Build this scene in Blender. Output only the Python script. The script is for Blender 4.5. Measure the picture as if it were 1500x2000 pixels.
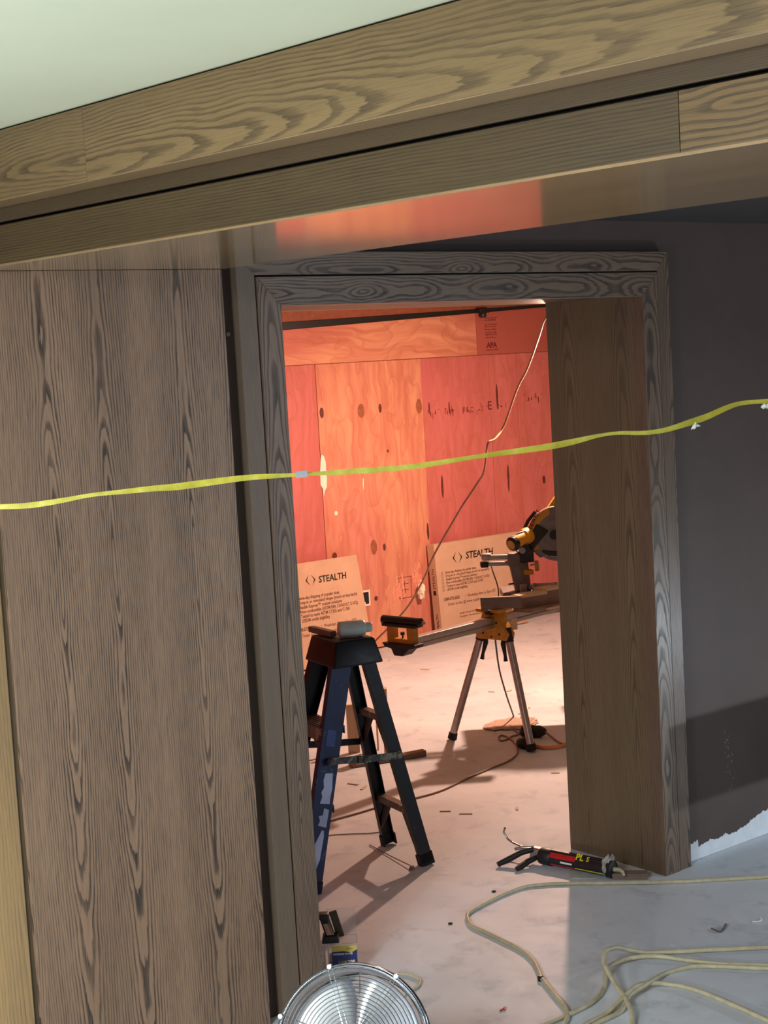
import bpy, bmesh, math, random
from mathutils import Vector, Matrix, noise as mnoise
for o in list(bpy.data.objects): bpy.data.objects.remove(o)
random.seed(7)
scene = bpy.context.scene
COL = scene.collection

# ---------------------------------------------------------------- camera
cam_data = bpy.data.cameras.new('camera')
cam_data.sensor_fit = 'VERTICAL'; cam_data.sensor_height = 24.0
cam_data.lens = 3060.0/2000.0*24.0
cam_data.clip_start = 0.02
cam = bpy.data.objects.new('camera', cam_data); COL.objects.link(cam)
_r, _u, _f = Vector((0.7747, -0.6298, -0.0564)), Vector((0.1034, 0.0381, 0.9939)), Vector((0.6238, 0.7758, -0.0946))
cam.matrix_world = Matrix(((_r.x,_u.x,-_f.x,0),(_r.y,_u.y,-_f.y,0),(_r.z,_u.z,-_f.z,1.88),(0,0,0,1)))
scene.camera = cam

# ---------------------------------------------------------------- world, lights, exposure
world = bpy.data.worlds.new('world'); scene.world = world; world.use_nodes = True
bg = world.node_tree.nodes['Background']
bg.inputs[0].default_value = (0.75, 0.85, 1.0, 1); bg.inputs[1].default_value = 0.0
scene.view_settings.view_transform = 'Standard'
scene.view_settings.look = 'None'
scene.view_settings.exposure = 0.0
scene.view_settings.gamma = 1.0
scene.view_settings.use_curve_mapping = False

def area_light(name, loc, target, size, power, color, size_y=None):
    d = bpy.data.lights.new(name, 'AREA'); d.energy = power; d.color = color
    d.shape = 'RECTANGLE'; d.size = size; d.size_y = size_y or size
    o = bpy.data.objects.new(name, d); COL.objects.link(o); o.location = loc
    o.rotation_euler = (Vector(target)-Vector(loc)).to_track_quat('-Z', 'Y').to_euler()
    return o
def point_light(name, loc, r, power, color):
    d = bpy.data.lights.new(name, 'POINT'); d.energy = power; d.color = color; d.shadow_soft_size = r
    o = bpy.data.objects.new(name, d); COL.objects.link(o); o.location = loc
    return o
# ceiling panel over the left of the front room; daylight through the openings on the right
area_light('ceiling_panel_light', (-1.0, 1.5, 2.44), (-0.9, 1.5, 0), 1.2, 235, (0.93, 0.96, 1.0))
area_light('daylight_from_right', (5.6, -0.9, 1.45), (3.2, 3.6, 1.0), 1.7, 32, (0.80, 0.86, 1.0))

# ---------------------------------------------------------------- helpers
def lin(c):
    return tuple(((x/255)/12.92 if x/255 <= .04045 else (((x/255)+.055)/1.055)**2.4) for x in c) + (1,)

class Nodes:
    def __init__(s, name):
        s.m = bpy.data.materials.new(name); s.m.use_nodes = True
        s.t = s.m.node_tree; s.b = s.t.nodes['Principled BSDF']
    def n(s, typ, **kw):
        x = s.t.nodes.new(typ)
        for k, v in kw.items(): setattr(x, k, v)
        return x
    def put(s, sock, v):
        if hasattr(v, 'is_output'): s.t.links.new(v, sock)
        elif v is not None: sock.default_value = v
    def math(s, op, a, b=None, c=None, clamp=False):
        x = s.n('ShaderNodeMath', operation=op, use_clamp=clamp)
        s.put(x.inputs[0], a)
        if b is not None: s.put(x.inputs[1], b)
        if c is not None: s.put(x.inputs[2], c)
        return x.outputs[0]
    def comb(s, x, y, z):
        c = s.n('ShaderNodeCombineXYZ')
        s.put(c.inputs[0], x); s.put(c.inputs[1], y); s.put(c.inputs[2], z)
        return c.outputs[0]
    def noise(s, vec, scale=1.0, detail=2.0, rough=.5, dist=0.0):
        x = s.n('ShaderNodeTexNoise'); s.put(x.inputs['Vector'], vec)
        x.inputs['Scale'].default_value = scale; x.inputs['Detail'].default_value = detail
        x.inputs['Roughness'].default_value = rough; x.inputs['Distortion'].default_value = dist
        return x.outputs['Fac']
    def ramp(s, fac, stops):
        x = s.n('ShaderNodeValToRGB'); s.put(x.inputs[0], fac)
        e = x.color_ramp.elements
        while len(e) < len(stops): e.new(0.5)
        for i, (p, c) in enumerate(stops):
            e[i].position = p; e[i].color = c if len(c) == 4 else (*c, 1)
        return x.outputs[0]
    def gramp(s, fac, *stops):
        return s.ramp(fac, [(p, (v, v, v, 1)) for p, v in stops])
    def mix(s, fac, a, b, blend='MIX'):
        x = s.n('ShaderNodeMix', data_type='RGBA', blend_type=blend)
        s.put(x.inputs[0], fac); s.put(x.inputs[6], a); s.put(x.inputs[7], b)
        return x.outputs[2]
    def bump(s, h, strength=.2, dist=.002):
        x = s.n('ShaderNodeBump'); s.put(x.inputs['Height'], h)
        x.inputs['Strength'].default_value = strength; x.inputs['Distance'].default_value = dist
        s.put(s.b.inputs['Normal'], x.outputs[0])
    def uv(s):
        x = s.n('ShaderNodeUVMap'); x.uv_map = 'UVMap'
        p = s.n('ShaderNodeSeparateXYZ'); s.put(p.inputs[0], x.outputs[0])
        return p.outputs[0], p.outputs[1]
    def obj(s):
        return s.n('ShaderNodeTexCoord').outputs['Object']
    def fin(s, col=None, rough=.5, metal=0.0, spec=.5, coat=0.0, coat_rough=.1):
        if col is not None: s.put(s.b.inputs['Base Color'], col)
        s.put(s.b.inputs['Roughness'], rough); s.b.inputs['Metallic'].default_value = metal
        s.b.inputs['Specular IOR Level'].default_value = spec
        s.b.inputs['Coat Weight'].default_value = coat; s.b.inputs['Coat Roughness'].default_value = coat_rough
        return s.m

def plain(name, rgb, rough=.5, metal=0.0, var=.12, scale=25.0, bump=0.0, spec=.5):
    k = Nodes(name); v = k.obj()
    n = k.noise(v, scale, 4, .6)
    c = lin(rgb); d = tuple(x*(1-var*1.6) for x in c[:3])+(1,); e = tuple(min(1, x*(1+var)) for x in c[:3])+(1,)
    col = k.ramp(n, [(.3, d), (.7, e)])
    if bump: k.bump(n, bump, .002)
    return k.fin(col, rough, metal, spec)

def oak(name, light, dark, leaf=.205, c=.125, A=.02, fv=1.5, slope=0.0, v0=0.0, dr=.0072, seed=0.0, rough=.42, contrast=.85, fmin=.45, fw=.08,
        jag=.5, warp=.012, spec=.5, pores=.3, bump=.12, coat=0.0, coat_rough=.1):
    # plain-sawn oak: growth rings cut by a board whose distance from the pith, D, drifts along the grain
    k = Nodes(name); u, v = k.uv()
    n1 = k.noise(k.comb(k.math('MULTIPLY', u, 1.6), k.math('MULTIPLY', v, fv), seed), 1.0, 2.0, .5)
    D = k.math('MULTIPLY', k.math('SUBTRACT', n1, .5), 2*A)
    D = k.math('ADD', D, k.math('MULTIPLY', k.math('SUBTRACT', v, v0), slope))
    wn = k.noise(k.comb(k.math('MULTIPLY', u, 5.0), k.math('MULTIPLY', v, 2.2), seed+3.1), 1.0, 2, .5)
    wu = k.math('MULTIPLY', k.math('SUBTRACT', wn, .5), warp*2)
    uu = k.math('ADD', k.math('SUBTRACT', k.math('PINGPONG', u, leaf), c), wu)
    r = k.math('SQRT', k.math('ADD', k.math('MULTIPLY', uu, uu), k.math('MULTIPLY', D, D)))
    jg = k.noise(k.comb(k.math('MULTIPLY', u, 90.0), k.math('MULTIPLY', v, 7.0), seed), 1.0, 3, .6)
    p = k.math('ADD', k.math('DIVIDE', r, dr), k.math('MULTIPLY', jg, jag))
    s = k.math('FRACT', p)
    ring = k.gramp(s, (0, .0), (.07, 1.0), (.36, .75), (.52, .06), (1, 0))
    fade = k.math('SUBTRACT', 1.0, k.math('MULTIPLY', k.math('MINIMUM', k.math('DIVIDE', k.math('ABSOLUTE', uu), fw), 1.0), 1-fmin))
    blot = k.gramp(k.noise(k.comb(k.math('MULTIPLY', u, 30.0), k.math('MULTIPLY', v, 4.0), seed+9), 1.0, 2, .5), (.35, .6), (.65, 1.0))
    pr = k.gramp(k.noise(k.comb(k.math('MULTIPLY', u, 520.0), k.math('MULTIPLY', v, 14.0), seed), 1.0, 3, .6), (.46, 0), (.64, 1))
    tone = k.noise(k.comb(k.math('MULTIPLY', u, 9.0), k.math('MULTIPLY', v, .6), seed+5), 1.0, 3, .5)
    fac = k.math('MULTIPLY', k.math('MULTIPLY', ring, blot), k.math('MULTIPLY', fade, contrast))
    fac = k.math('ADD', fac, k.math('MULTIPLY', pr, pores), clamp=True)
    L = lin(light); Dk = lin(dark)
    base = k.ramp(tone, [(.3, tuple(x*.80 for x in L[:3])+(1,)), (.7, tuple(x*1.12 for x in L[:3])+(1,))])
    col = k.mix(fac, base, Dk)
    k.bump(k.math('SUBTRACT', 1.0, fac), bump, .0012)
    rg = k.math('ADD', k.math('MULTIPLY', fac, .12), rough)
    return k.fin(col, rg, 0.0, spec, coat, coat_rough)

class MB:
    def __init__(s): s.v = []; s.f = []
    def add(s, vs, fs):
        b = len(s.v); s.v += [tuple(x) for x in vs]; s.f += [tuple(b+i for i in f) for f in fs]; return s
    def box(s, x0, x1, y0, y1, z0, z1):
        return s.add([(x0,y0,z0),(x1,y0,z0),(x1,y1,z0),(x0,y1,z0),(x0,y0,z1),(x1,y0,z1),(x1,y1,z1),(x0,y1,z1)],
                     [(0,3,2,1),(4,5,6,7),(0,1,5,4),(1,2,6,5),(2,3,7,6),(3,0,4,7)])
    def hexa(s, a):     # 4 bottom + 4 top points
        return s.add(a, [(0,3,2,1),(4,5,6,7),(0,1,5,4),(1,2,6,5),(2,3,7,6),(3,0,4,7)])
    def prism(s, poly, frame, d0, d1):   # poly of (a,b); frame: (origin, A, B, N)
        o, A, B, N = [Vector(x) for x in frame]; n = len(poly)
        lo = [o+A*a+B*b+N*d0 for a, b in poly]; hi = [o+A*a+B*b+N*d1 for a, b in poly]
        return s.add(lo+hi, [tuple(reversed(range(n))), tuple(range(n, 2*n))] + [(i,(i+1)%n,n+(i+1)%n,n+i) for i in range(n)])
    def bar(s, p, q, w, h, up=(0,0,1)):
        p, q = Vector(p), Vector(q); d = (q-p).normalized(); U = Vector(up); S = d.cross(U).normalized(); U = S.cross(d).normalized()
        a = [(-w/2,-h/2),(w/2,-h/2),(w/2,h/2),(-w/2,h/2)]
        return s.add([p+S*x+U*y for x, y in a]+[q+S*x+U*y for x, y in a], [(0,1,2,3),(7,6,5,4),(0,4,5,1),(1,5,6,2),(2,6,7,3),(3,7,4,0)])
    def sweep(s, p, q, poly, up=(0,0,1)):
        p, q = Vector(p), Vector(q); d = (q-p).normalized(); U = Vector(up); S = d.cross(U).normalized(); U = S.cross(d).normalized()
        n = len(poly)
        return s.add([p+S*x+U*y for x, y in poly]+[q+S*x+U*y for x, y in poly], [tuple(range(n)), tuple(reversed(range(n, 2*n)))]+[(i,n+i,n+(i+1)%n,(i+1)%n) for i in range(n)])
    def tube(s, pts, r, n=8, closed=False):
        P = [Vector(p) for p in pts]; m = len(P); vs = []; fs = []
        rr = r if hasattr(r, '__len__') else [r]*m
        ref = None
        for i in range(m):
            if closed: d = (P[(i+1)%m]-P[i-1])
            else: d = P[min(i+1,m-1)]-P[max(i-1,0)]
            d.normalize()
            if ref is None:
                ref = Vector((0,0,1)) if abs(d.z) < .9 else Vector((1,0,0))
            a = ref-d*ref.dot(d)
            if a.length < 1e-6: a = d.orthogonal()
            a.normalize(); ref = a; b = d.cross(a)
            for j in range(n):
                t = 2*math.pi*j/n; vs.append(P[i]+(a*math.cos(t)+b*math.sin(t))*rr[i])
        for i in range(m if closed else m-1):
            k = (i+1)%m
            for j in range(n): fs.append((i*n+j, i*n+(j+1)%n, k*n+(j+1)%n, k*n+j))
        if not closed: fs += [tuple(reversed(range(n))), tuple((m-1)*n+j for j in range(n))]
        return s.add(vs, fs)
    def lathe(s, prof, frame, n=24, cap=True):   # prof (r, h); frame (origin, A, B, N)
        o, A, B, N = [Vector(x) for x in frame]; vs = []; fs = []
        for r, h in prof:
            for j in range(n):
                t = 2*math.pi*j/n; vs.append(o+N*h+(A*math.cos(t)+B*math.sin(t))*r)
        for i in range(len(prof)-1):
            for j in range(n): fs.append((i*n+j, i*n+(j+1)%n, (i+1)*n+(j+1)%n, (i+1)*n+j))
        if cap: fs += [tuple(reversed(range(n))), tuple((len(prof)-1)*n+j for j in range(n))]
        return s.add(vs, fs)
    def build(s, name, mat, parent=None, grain=None, bevel=0.0, smooth=None, off=(0,0), seg=2):
        me = bpy.data.meshes.new(name); me.from_pydata(s.v, [], s.f); me.update()
        bm = bmesh.new(); bm.from_mesh(me)
        bmesh.ops.remove_doubles(bm, verts=bm.verts, dist=1e-6)
        bmesh.ops.recalc_face_normals(bm, faces=bm.faces)
        if bevel:
            es = [e for e in bm.edges if len(e.link_faces) == 2 and e.calc_face_angle(0) > .6]
            bmesh.ops.bevel(bm, geom=es, offset=bevel, segments=seg, affect='EDGES', profile=.5, clamp_overlap=True)
        if grain is not None:
            uvl = bm.loops.layers.uv.new('UVMap'); g = Vector(grain).normalized()
            for f in bm.faces:
                n = f.normal
                t = g.cross(n)
                if t.length < .3: t = Vector((1,0,0)) if abs(g.x) < .7 else Vector((0,1,0))
                ax = max(range(3), key=lambda i: abs(t[i])); t = t*(1 if t[ax] > 0 else -1); t.normalize()
                for l in f.loops:
                    l[uvl].uv = (l.vert.co.dot(t)+off[0], l.vert.co.dot(g)+off[1])
        bm.to_mesh(me); bm.free()
        if smooth is not None:
            me.polygons.foreach_set('use_smooth', [True]*len(me.polygons)); me.set_sharp_from_angle(angle=math.radians(smooth))
        me.materials.append(mat)
        o = bpy.data.objects.new(name, me); COL.objects.link(o)
        if parent: o.parent = parent
        return o

def tag(o, label, cat=None, group=None, kind=None):
    if label: o['label'] = label
    if cat: o['category'] = cat
    if group: o['group'] = group
    if kind: o['kind'] = kind
    return o
def thing(name, loc, label=None, cat=None, rz=0.0, group=None, kind=None):
    o = bpy.data.objects.new(name, None); COL.objects.link(o); o.location = loc; o.rotation_euler = (0,0,rz)
    o.empty_display_size = .05
    return tag(o, label, cat, group, kind)
def struct(o, label=None): o['kind'] = 'structure'; return tag(o, label)
def text_part(name, body, size, mat, parent, mtx, shear=0.0, bold=0.0, align='LEFT', extrude=.0004, sx=1.0):
    c = bpy.data.curves.new(name, 'FONT'); c.body = body; c.size = size; c.shear = shear; c.offset = bold
    c.align_x = align; c.extrude = extrude; c.resolution_u = 2
    t = bpy.data.objects.new(name, c); COL.objects.link(t)
    bpy.context.view_layer.update()
    me = bpy.data.meshes.new_from_object(t.evaluated_get(bpy.context.evaluated_depsgraph_get()))
    bpy.data.objects.remove(t); bpy.data.curves.remove(c)
    me.name = name; me.transform(Matrix.Diagonal((sx,1,1,1))); me.transform(mtx); me.materials.clear(); me.materials.append(mat)
    o = bpy.data.objects.new(name, me); COL.objects.link(o); o.parent = parent
    return o
def face_mtx(o, A, B):   # text plane: A right, B up
    A, B = Vector(A).normalized(), Vector(B).normalized(); N = A.cross(B); o = Vector(o)
    return Matrix(((A.x,B.x,N.x,o.x),(A.y,B.y,N.y,o.y),(A.z,B.z,N.z,o.z),(0,0,0,1)))
def smooth_path(pts, sub=6):
    P = [Vector(p) for p in pts]; out = []
    for i in range(len(P)-1):
        p0, p1, p2, p3 = P[max(i-1,0)], P[i], P[i+1], P[min(i+2,len(P)-1)]
        for k in range(sub):
            t = k/sub
            out.append(.5*((2*p1)+(p2-p0)*t+(2*p0-5*p1+4*p2-p3)*t*t+(3*p1-p0-3*p2+p3)*t**3))
    out.append(P[-1]); return out

# ---------------------------------------------------------------- materials
M = {}
M['oak_panel'] = oak('oak_panel', (142,114,90), (50,41,35), leaf=.205, c=.125, A=.019, fv=2.4, slope=.040, v0=1.32, dr=.0064, seed=2.3, rough=.40, contrast=1.0, fmin=.50, fw=.11, jag=.95)
M['oak_panel_yellow_lit'] = oak('oak_panel_yellow_lit', (150,122,82), (96,78,56), leaf=.3, c=.1, A=.03, fv=1.5, slope=.06, v0=.9, dr=.009, seed=11.3, rough=.42, contrast=.6)  # oak of the next panel, its yellow light mixed into the tone
M['oak_casing'] = oak('oak_casing', (118,97,78), (56,46,39), leaf=.6, c=.5, A=.020, fv=2.4, slope=.035, v0=1.1, dr=.0050, seed=5.7, rough=.36, contrast=1.0, fmin=.8)
M['oak_head'] = oak('oak_head', (118,98,80), (52,43,37), jag=.9, leaf=.6, c=.5, A=.075, fv=1.9, slope=.03, v0=2.6, dr=.0080, seed=8.2, rough=.34, contrast=1.0, fmin=.8, warp=.02)
M['oak_edge'] = oak('oak_edge', (108,92,76), (74,63,52), leaf=2, c=.2, A=.004, fv=.5, dr=.0022, seed=1.2, rough=.4, contrast=.4, fmin=1)
M['oak_jamb'] = oak('oak_jamb', (110,94,71), (64,54,42), leaf=.25, c=.13, A=.014, fv=2.2, slope=.035, v0=.4, dr=.0072, seed=14.5, rough=.42, contrast=.75, fmin=.4)
M['oak_fascia'] = oak('oak_fascia', (134,110,74), (82,66,46), leaf=.8, c=.30, A=.022, fv=1.6, slope=.050, v0=0.0, dr=.0072, seed=21.4, rough=.45, contrast=.85, jag=.9, fmin=.8, warp=.025)
M['oak_fine'] = oak('oak_fine', (90,73,45), (56,44,30), leaf=8, c=.45, A=.004, fv=.5, dr=.0066, seed=31.4, rough=.45, contrast=.95, jag=1.0, fmin=1, warp=.006)
M['oak_swirl'] = oak('oak_swirl', (120,95,60), (60,48,34), leaf=4, c=2.22, A=.05, fv=3.0, slope=.05, v0=2.45, dr=.011, seed=41.4, rough=.45, contrast=.9, fmin=1, warp=.03)
M['oak_dark'] = oak('oak_dark', (84,68,45), (56,45,33), leaf=8, c=.4, A=.004, fv=.5, dr=.004, seed=3.9, rough=.5, contrast=.5, fmin=1)
M['oak_soffit'] = oak('oak_soffit', (156,128,92), (120,98,70), leaf=8, c=.2, A=.004, fv=.5, dr=.008, seed=6.6, rough=.15, contrast=.35, bump=.008, spec=.6, coat=.6, coat_rough=.11, fmin=1)
M['groove'] = plain('groove_black', (20,18,16), .8)
M['ceiling'] = plain('ceiling_paint', (194,197,170), .85, var=.02, scale=3)
M['ceiling_dark'] = plain('dark_ceiling_paint', (44,38,36), .8, var=.1, scale=4)
M['wall_dark'] = plain('dark_brown_wall_paint', (76,60,53), .62, var=.07, scale=5, bump=.03)
M['wall_grey'] = plain('grey_wall_paint', (120,118,114), .8, var=.05, scale=4)
M['primer'] = plain('white_primer', (216,222,228), .7, var=.05, scale=20, bump=.1)
M['black'] = plain('black_plastic', (24,24,27), .45, var=.2, scale=60)
M['rubber'] = plain('black_rubber', (20,20,21), .75)
M['steel'] = plain('steel', (175,175,178), .28, 1.0, var=.06, scale=60)
M['alu'] = plain('aluminium', (178,172,168), .38, .85, var=.08, scale=40)
M['castgrey'] = plain('cast_grey_metal', (120,112,106), .45, .55, var=.12, scale=30)
M['darkmetal'] = plain('dark_cast_metal', (52,47,46), .42, .4, var=.2, scale=40)
M['yellow'] = plain('tool_yellow', (222,160,30), .42, var=.06, scale=30)
M['yellow_dirty'] = plain('worn_tool_yellow', (196,140,40), .5, var=.15, scale=30)
M['paper'] = plain('white_paper', (230,228,220), .8, var=.04)
M['ink'] = plain('black_ink', (32,24,20), .8)
M['ink_faded'] = plain('faded_ink', (104,68,48), .85, var=.1)
M['cord_cream'] = plain('cream_cord_jacket', (188,180,150), .5, var=.12, scale=40)
M['cord_grey'] = plain('grey_cord_jacket', (92,88,86), .5, var=.1, scale=40)
M['cord_orange'] = plain('orange_cord_jacket', (214,128,66), .5, var=.1, scale=40)
M['cord_white'] = plain('pale_wire_jacket', (150,112,88), .5, var=.1, scale=40)
M['cord_dark'] = plain('brown_wire_jacket', (140,108,94), .5, var=.1, scale=40)
M['pine'] = oak('pine_offcut', (214,188,156), (180,146,116), leaf=4, c=.1, A=.01, fv=1.5, dr=.006, seed=1.7, rough=.6, contrast=.6, fmin=1)
M['walnut'] = oak('brown_offcut', (140,116,100), (100,80,68), leaf=4, c=.1, A=.01, fv=1.0, dr=.006, seed=9.7, rough=.55, contrast=.6, fmin=1)
M['grey_wood'] = oak('grey_brown_offcut', (132,114,100), (88,74,64), leaf=4, c=.1, A=.02, fv=1.0, dr=.006, seed=4.7, rough=.55, contrast=.7, fmin=1)
def concrete():
    k = Nodes('concrete_floor'); v = k.obj()
    a = k.noise(v, 1.1, 5, .6, .6); b = k.noise(v, 7.0, 6, .65, .3); c = k.noise(v, 60.0, 4, .7)
    base = k.ramp(a, [(.3, lin((186,194,203))), (.55, lin((208,215,222))), (.75, lin((222,227,231)))])
    st = k.gramp(b, (.54, 0), (.70, .6)); base = k.mix(st, base, lin((164,170,178)))
    dust = k.gramp(k.noise(v, 3.2, 6, .7, 1.0), (.58, 0), (.70, .40)); base = k.mix(dust, base, lin((232,232,230)))
    sp = k.gramp(c, (.70, 0), (.78, .35)); base = k.mix(sp, base, lin((134,130,126)))
    k.bump(k.math('ADD', k.math('MULTIPLY', b, .6), k.math('MULTIPLY', c, .3)), .12, .003)
    rg = k.math('ADD', k.math('MULTIPLY', b, .25), .46)
    return k.fin(base, rg, 0, .4)
M['concrete'] = concrete()
def plywood(name, ca, cb, cc, seed):
    k = Nodes(name); u, v = k.uv()
    w = k.noise(k.comb(k.math('MULTIPLY', u, 2.2), k.math('MULTIPLY', v, .9), seed), 1.0, 3, .55)
    g = k.noise(k.comb(k.math('ADD', k.math('MULTIPLY', u, 16.0), k.math('MULTIPLY', w, 9.0)), k.math('MULTIPLY', v, 1.3), seed+2), 1.0, 4, .6, .4)
    f = k.noise(k.comb(k.math('MULTIPLY', u, 240.0), k.math('MULTIPLY', v, 5.0), seed), 1.0, 3, .6)
    rings = k.math('FRACT', k.math('MULTIPLY', w, 13.0))
    rr = k.gramp(rings, (0, 1), (.25, .3), (.6, 0), (1, 0))
    base = k.ramp(k.noise(k.comb(k.math('MULTIPLY', u, 1.3), k.math('MULTIPLY', v, .5), seed+7), 1.0, 2, .5), [(.36, lin(ca)), (.52, lin(cb)), (.68, lin(cc))])
    base = k.mix(k.math('MULTIPLY', rr, .38), base, lin((170,92,76)))
    base = k.mix(k.gramp(g, (.35, .6), (.6, 0)), base, lin((172,92,76)))
    base = k.mix(k.gramp(f, (.55, 0), (.72, .25)), base, lin((166,96,84)))
    k.bump(f, .08, .001)
    return k.fin(base, .62, 0, .35)
M['ply_orange'] = plywood('treated_plywood_orange', (204,132,114), (214,152,118), (200,116,106), 1.0)
M['ply_red'] = plywood('treated_plywood_red', (190,104,104), (198,114,110), (182,96,98), 4.0)
M['ply_strip'] = plywood('treated_plywood_strip', (182,104,88), (172,92,82), (158,82,78), 8.0)
M['knot'] = plain('plywood_knot', (96,44,32), .7, var=.3, scale=120)
M['plug'] = plain('plywood_plug', (150,86,56), .7, var=.2, scale=80)

# ================================================================ THE SETTING
YC, YW = 3.66, 3.695          # casing face, painted wall face
XL, XR, ZH = 2.609, 4.137, 2.058   # door opening
WY0, WY1 = -3.2, 8.05         # rear wall of the front room, far wall
# floor slab
mb = MB(); nx, ny = 30, 30
x0, x1, y0, y1 = -3.2, 10.0, -3.2, 8.2
mb.add([(x0+(x1-x0)*i/nx, y0+(y1-y0)*j/ny, 0) for j in range(ny+1) for i in range(nx+1)],
       [(j*(nx+1)+i, j*(nx+1)+i+1, (j+1)*(nx+1)+i+1, (j+1)*(nx+1)+i) for j in range(ny) for i in range(nx)])
struct(mb.build('floor', M['concrete']), 'bare dusty grey concrete floor')
# front wall (behind the oak panels, around the doorway)
b = MB().box(-3.2, 2.52, YW, 4.12, 0, 2.6)
struct(b.build('wall_left', M['wall_dark']), 'dark painted wall carrying tall oak panels left of the doorway')
wall_left = bpy.data.objects['wall_left']
b = MB().box(4.22, 10.0, YW, 4.12, 0, 2.6)
wall_right = struct(b.build('wall_right', M['wall_dark']), 'dark brown painted wall right of the doorway')
b = MB().box(2.52, 4.22, YW, 4.12, 2.14, 2.6)
struct(b.build('wall_front', M['wall_dark']), 'dark painted wall above the doorway')
b = MB().box(-3.3, -3.2, -3.3, 4.12, 0, 2.6); struct(b.build('wall_side', M['wall_grey']), 'painted side wall of the front room')
b = MB().box(-3.3, 10.1, -3.3, -3.2, 0, 2.6); struct(b.build('wall_back', M['wall_grey']), 'painted rear wall of the front room')
b = MB().box(10.0, 10.1, -3.3, 8.2, 0, 2.6); struct(b.build('wall_end', M['wall_grey']), 'painted end wall on the right')
b = MB().box(2.0, 2.1, 4.12, 8.2, 0, 2.6); struct(b.build('wall_inner', M['ply_red'], grain=(0,0,1)), 'red plywood side wall of the far room')
# ceilings
b = MB().add([(-3.2,-3.2,2.459),(2.3,-3.2,2.459),(1.75,3.7,2.459),(-3.2,3.7,2.459)], [(0,1,2,3)])
struct(b.build('ceiling', M['ceiling']), 'smooth white ceiling above the oak bulkhead')
b = MB().box(2.3, 10.0, -3.2, 3.70, 2.318, 2.36)
struct(b.build('ceiling_dark', M['ceiling_dark']), 'dark painted low ceiling behind the oak bulkhead')
b = MB().box(2.0, 10.0, 4.12, 8.2, 2.235, 2.28)
struct(b.build('ceiling_far', M['ceiling']), 'white ceiling of the far room glowing orange')
# primer band along the foot of the right wall
top = [(4.29,.062),(4.305,.066),(4.337,.070),(4.360,.072),(4.362,.048),(4.40,.052),(4.43,.060),(4.462,.050),(4.50,.052),(4.52,.062),(4.535,.050),(4.551,.049),(4.60,.055),(4.64,.064),(4.675,.078),(4.70,.080),(4.738,.092),(4.77,.094),(4.80,.108),(4.9,.11),(5.1,.10),(5.4,.12),(5.9,.11)]
tp = []
for i in range(len(top)-1):
    for k in range(6):
        t = k/6; tp.append((top[i][0]*(1-t)+top[i+1][0]*t, top[i][1]*(1-t)+top[i+1][1]*t+random.uniform(-.004,.004)))
tp.append(top[-1])
mb = MB(); n = len(tp)
mb.add([(x,YW-.0015,0.001) for x,z in tp]+[(x,YW-.0015,z) for x,z in tp]+[(x,YW,z) for x,z in tp], [(i,i+1,n+i+1,n+i) for i in range(n-1)]+[(n+i,n+i+1,2*n+i+1,2*n+i) for i in range(n-1)])
tag(mb.build('primer_band', M['primer'], wall_right), 'ragged white primer along the foot of the wall')
M['scuff'] = plain('pale_scuff', (122,116,116), .8)
mb = MB()
for i in range(46):
    t = random.random(); cx = 4.545+.055*t*.3+random.gauss(0,.012); cz = .43-.20*t+random.gauss(0,.014); r = random.uniform(.0012,.0034)
    mb.add([(cx+r*math.cos(a)*random.uniform(.6,1.2), YW-.0006, cz+r*1.4*math.sin(a)) for a in (0,1.05,2.1,3.14,4.2,5.2)], [(5,4,3,2,1,0)])
tag(mb.build('scuff_mark', M['scuff'], wall_right), 'pale scratched scuff mark on the dark wall', kind='stuff')

# ---- oak panels on the left wall
YP = 3.652
MB().box(1.706, 2.412, YP, YW, 0.0, 2.1615).build('panel', M['oak_panel'], wall_left, grain=(0,0,1), bevel=.0012, off=(-1.731,0))
MB().box(0.90, 1.690, YP+.004, YW, 0.0, 2.1615).build('panel', M['oak_panel_yellow_lit'], wall_left, grain=(0,0,1), bevel=.0012)
MB().box(0.05, 0.885, YP, YW, 0.0, 2.1615).build('panel', M['oak_panel'], wall_left, grain=(0,0,1), bevel=.0012, off=(.4,.7))
MB().box(-0.80, 0.035, YP, YW, 0.0, 2.1615).build('panel', M['oak_panel'], wall_left, grain=(0,0,1), bevel=.0012, off=(.9,1.7))
MB().box(1.690, 1.706, YP+.012, YW, 0.0, 2.1615).build('joint_strip', M['oak_dark'], wall_left, grain=(0,0,1))

# ---- door frame
door = struct(thing('door_1', (0,0,0)), 'wide cased doorway trimmed in dark stained oak')
og = 2.5255; XLo, XRo, ZTo = 2.465, 4.280, 2.211
gl, gr, gz = 2.531, 4.214, 2.140        # groove lines (outer / inner casing)
W = .005
def mitre(name, pts_in, pts_out, y0, y1, mat, grain, off=(0,0)):
    a, b2 = pts_in; c, d = pts_out
    MB().hexa([(a[0],y0,a[1]),(b2[0],y0,b2[1]),(b2[0],y1,b2[1]),(a[0],y1,a[1]),(c[0],y0,c[1]),(d[0],y0,d[1]),(d[0],y1,d[1]),(c[0],y1,c[1])]).build(name, mat, door, grain=grain, bevel=.0012, off=off)
# outer casing, three mitred boards
mitre('outer_casing', [(gl-W,0),(gl-W,gz+W)], [(XLo,0),(XLo,ZTo)], YC, YW+.02, M['oak_edge'], (0,0,1), (.3,0))
mitre('outer_casing', [(gr+W,0),(gr+W,gz+W)], [(XRo,0),(XRo,ZTo)], YC, YW+.02, M['oak_casing'], (0,0,1), (-3.78,.2))
mitre('outer_casing', [(gl-W,gz+W),(gr+W,gz+W)], [(XLo,ZTo),(XRo,ZTo)], YC, YW+.02, M['oak_head'], (1,0,0), (-1.655,-.4))
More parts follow.
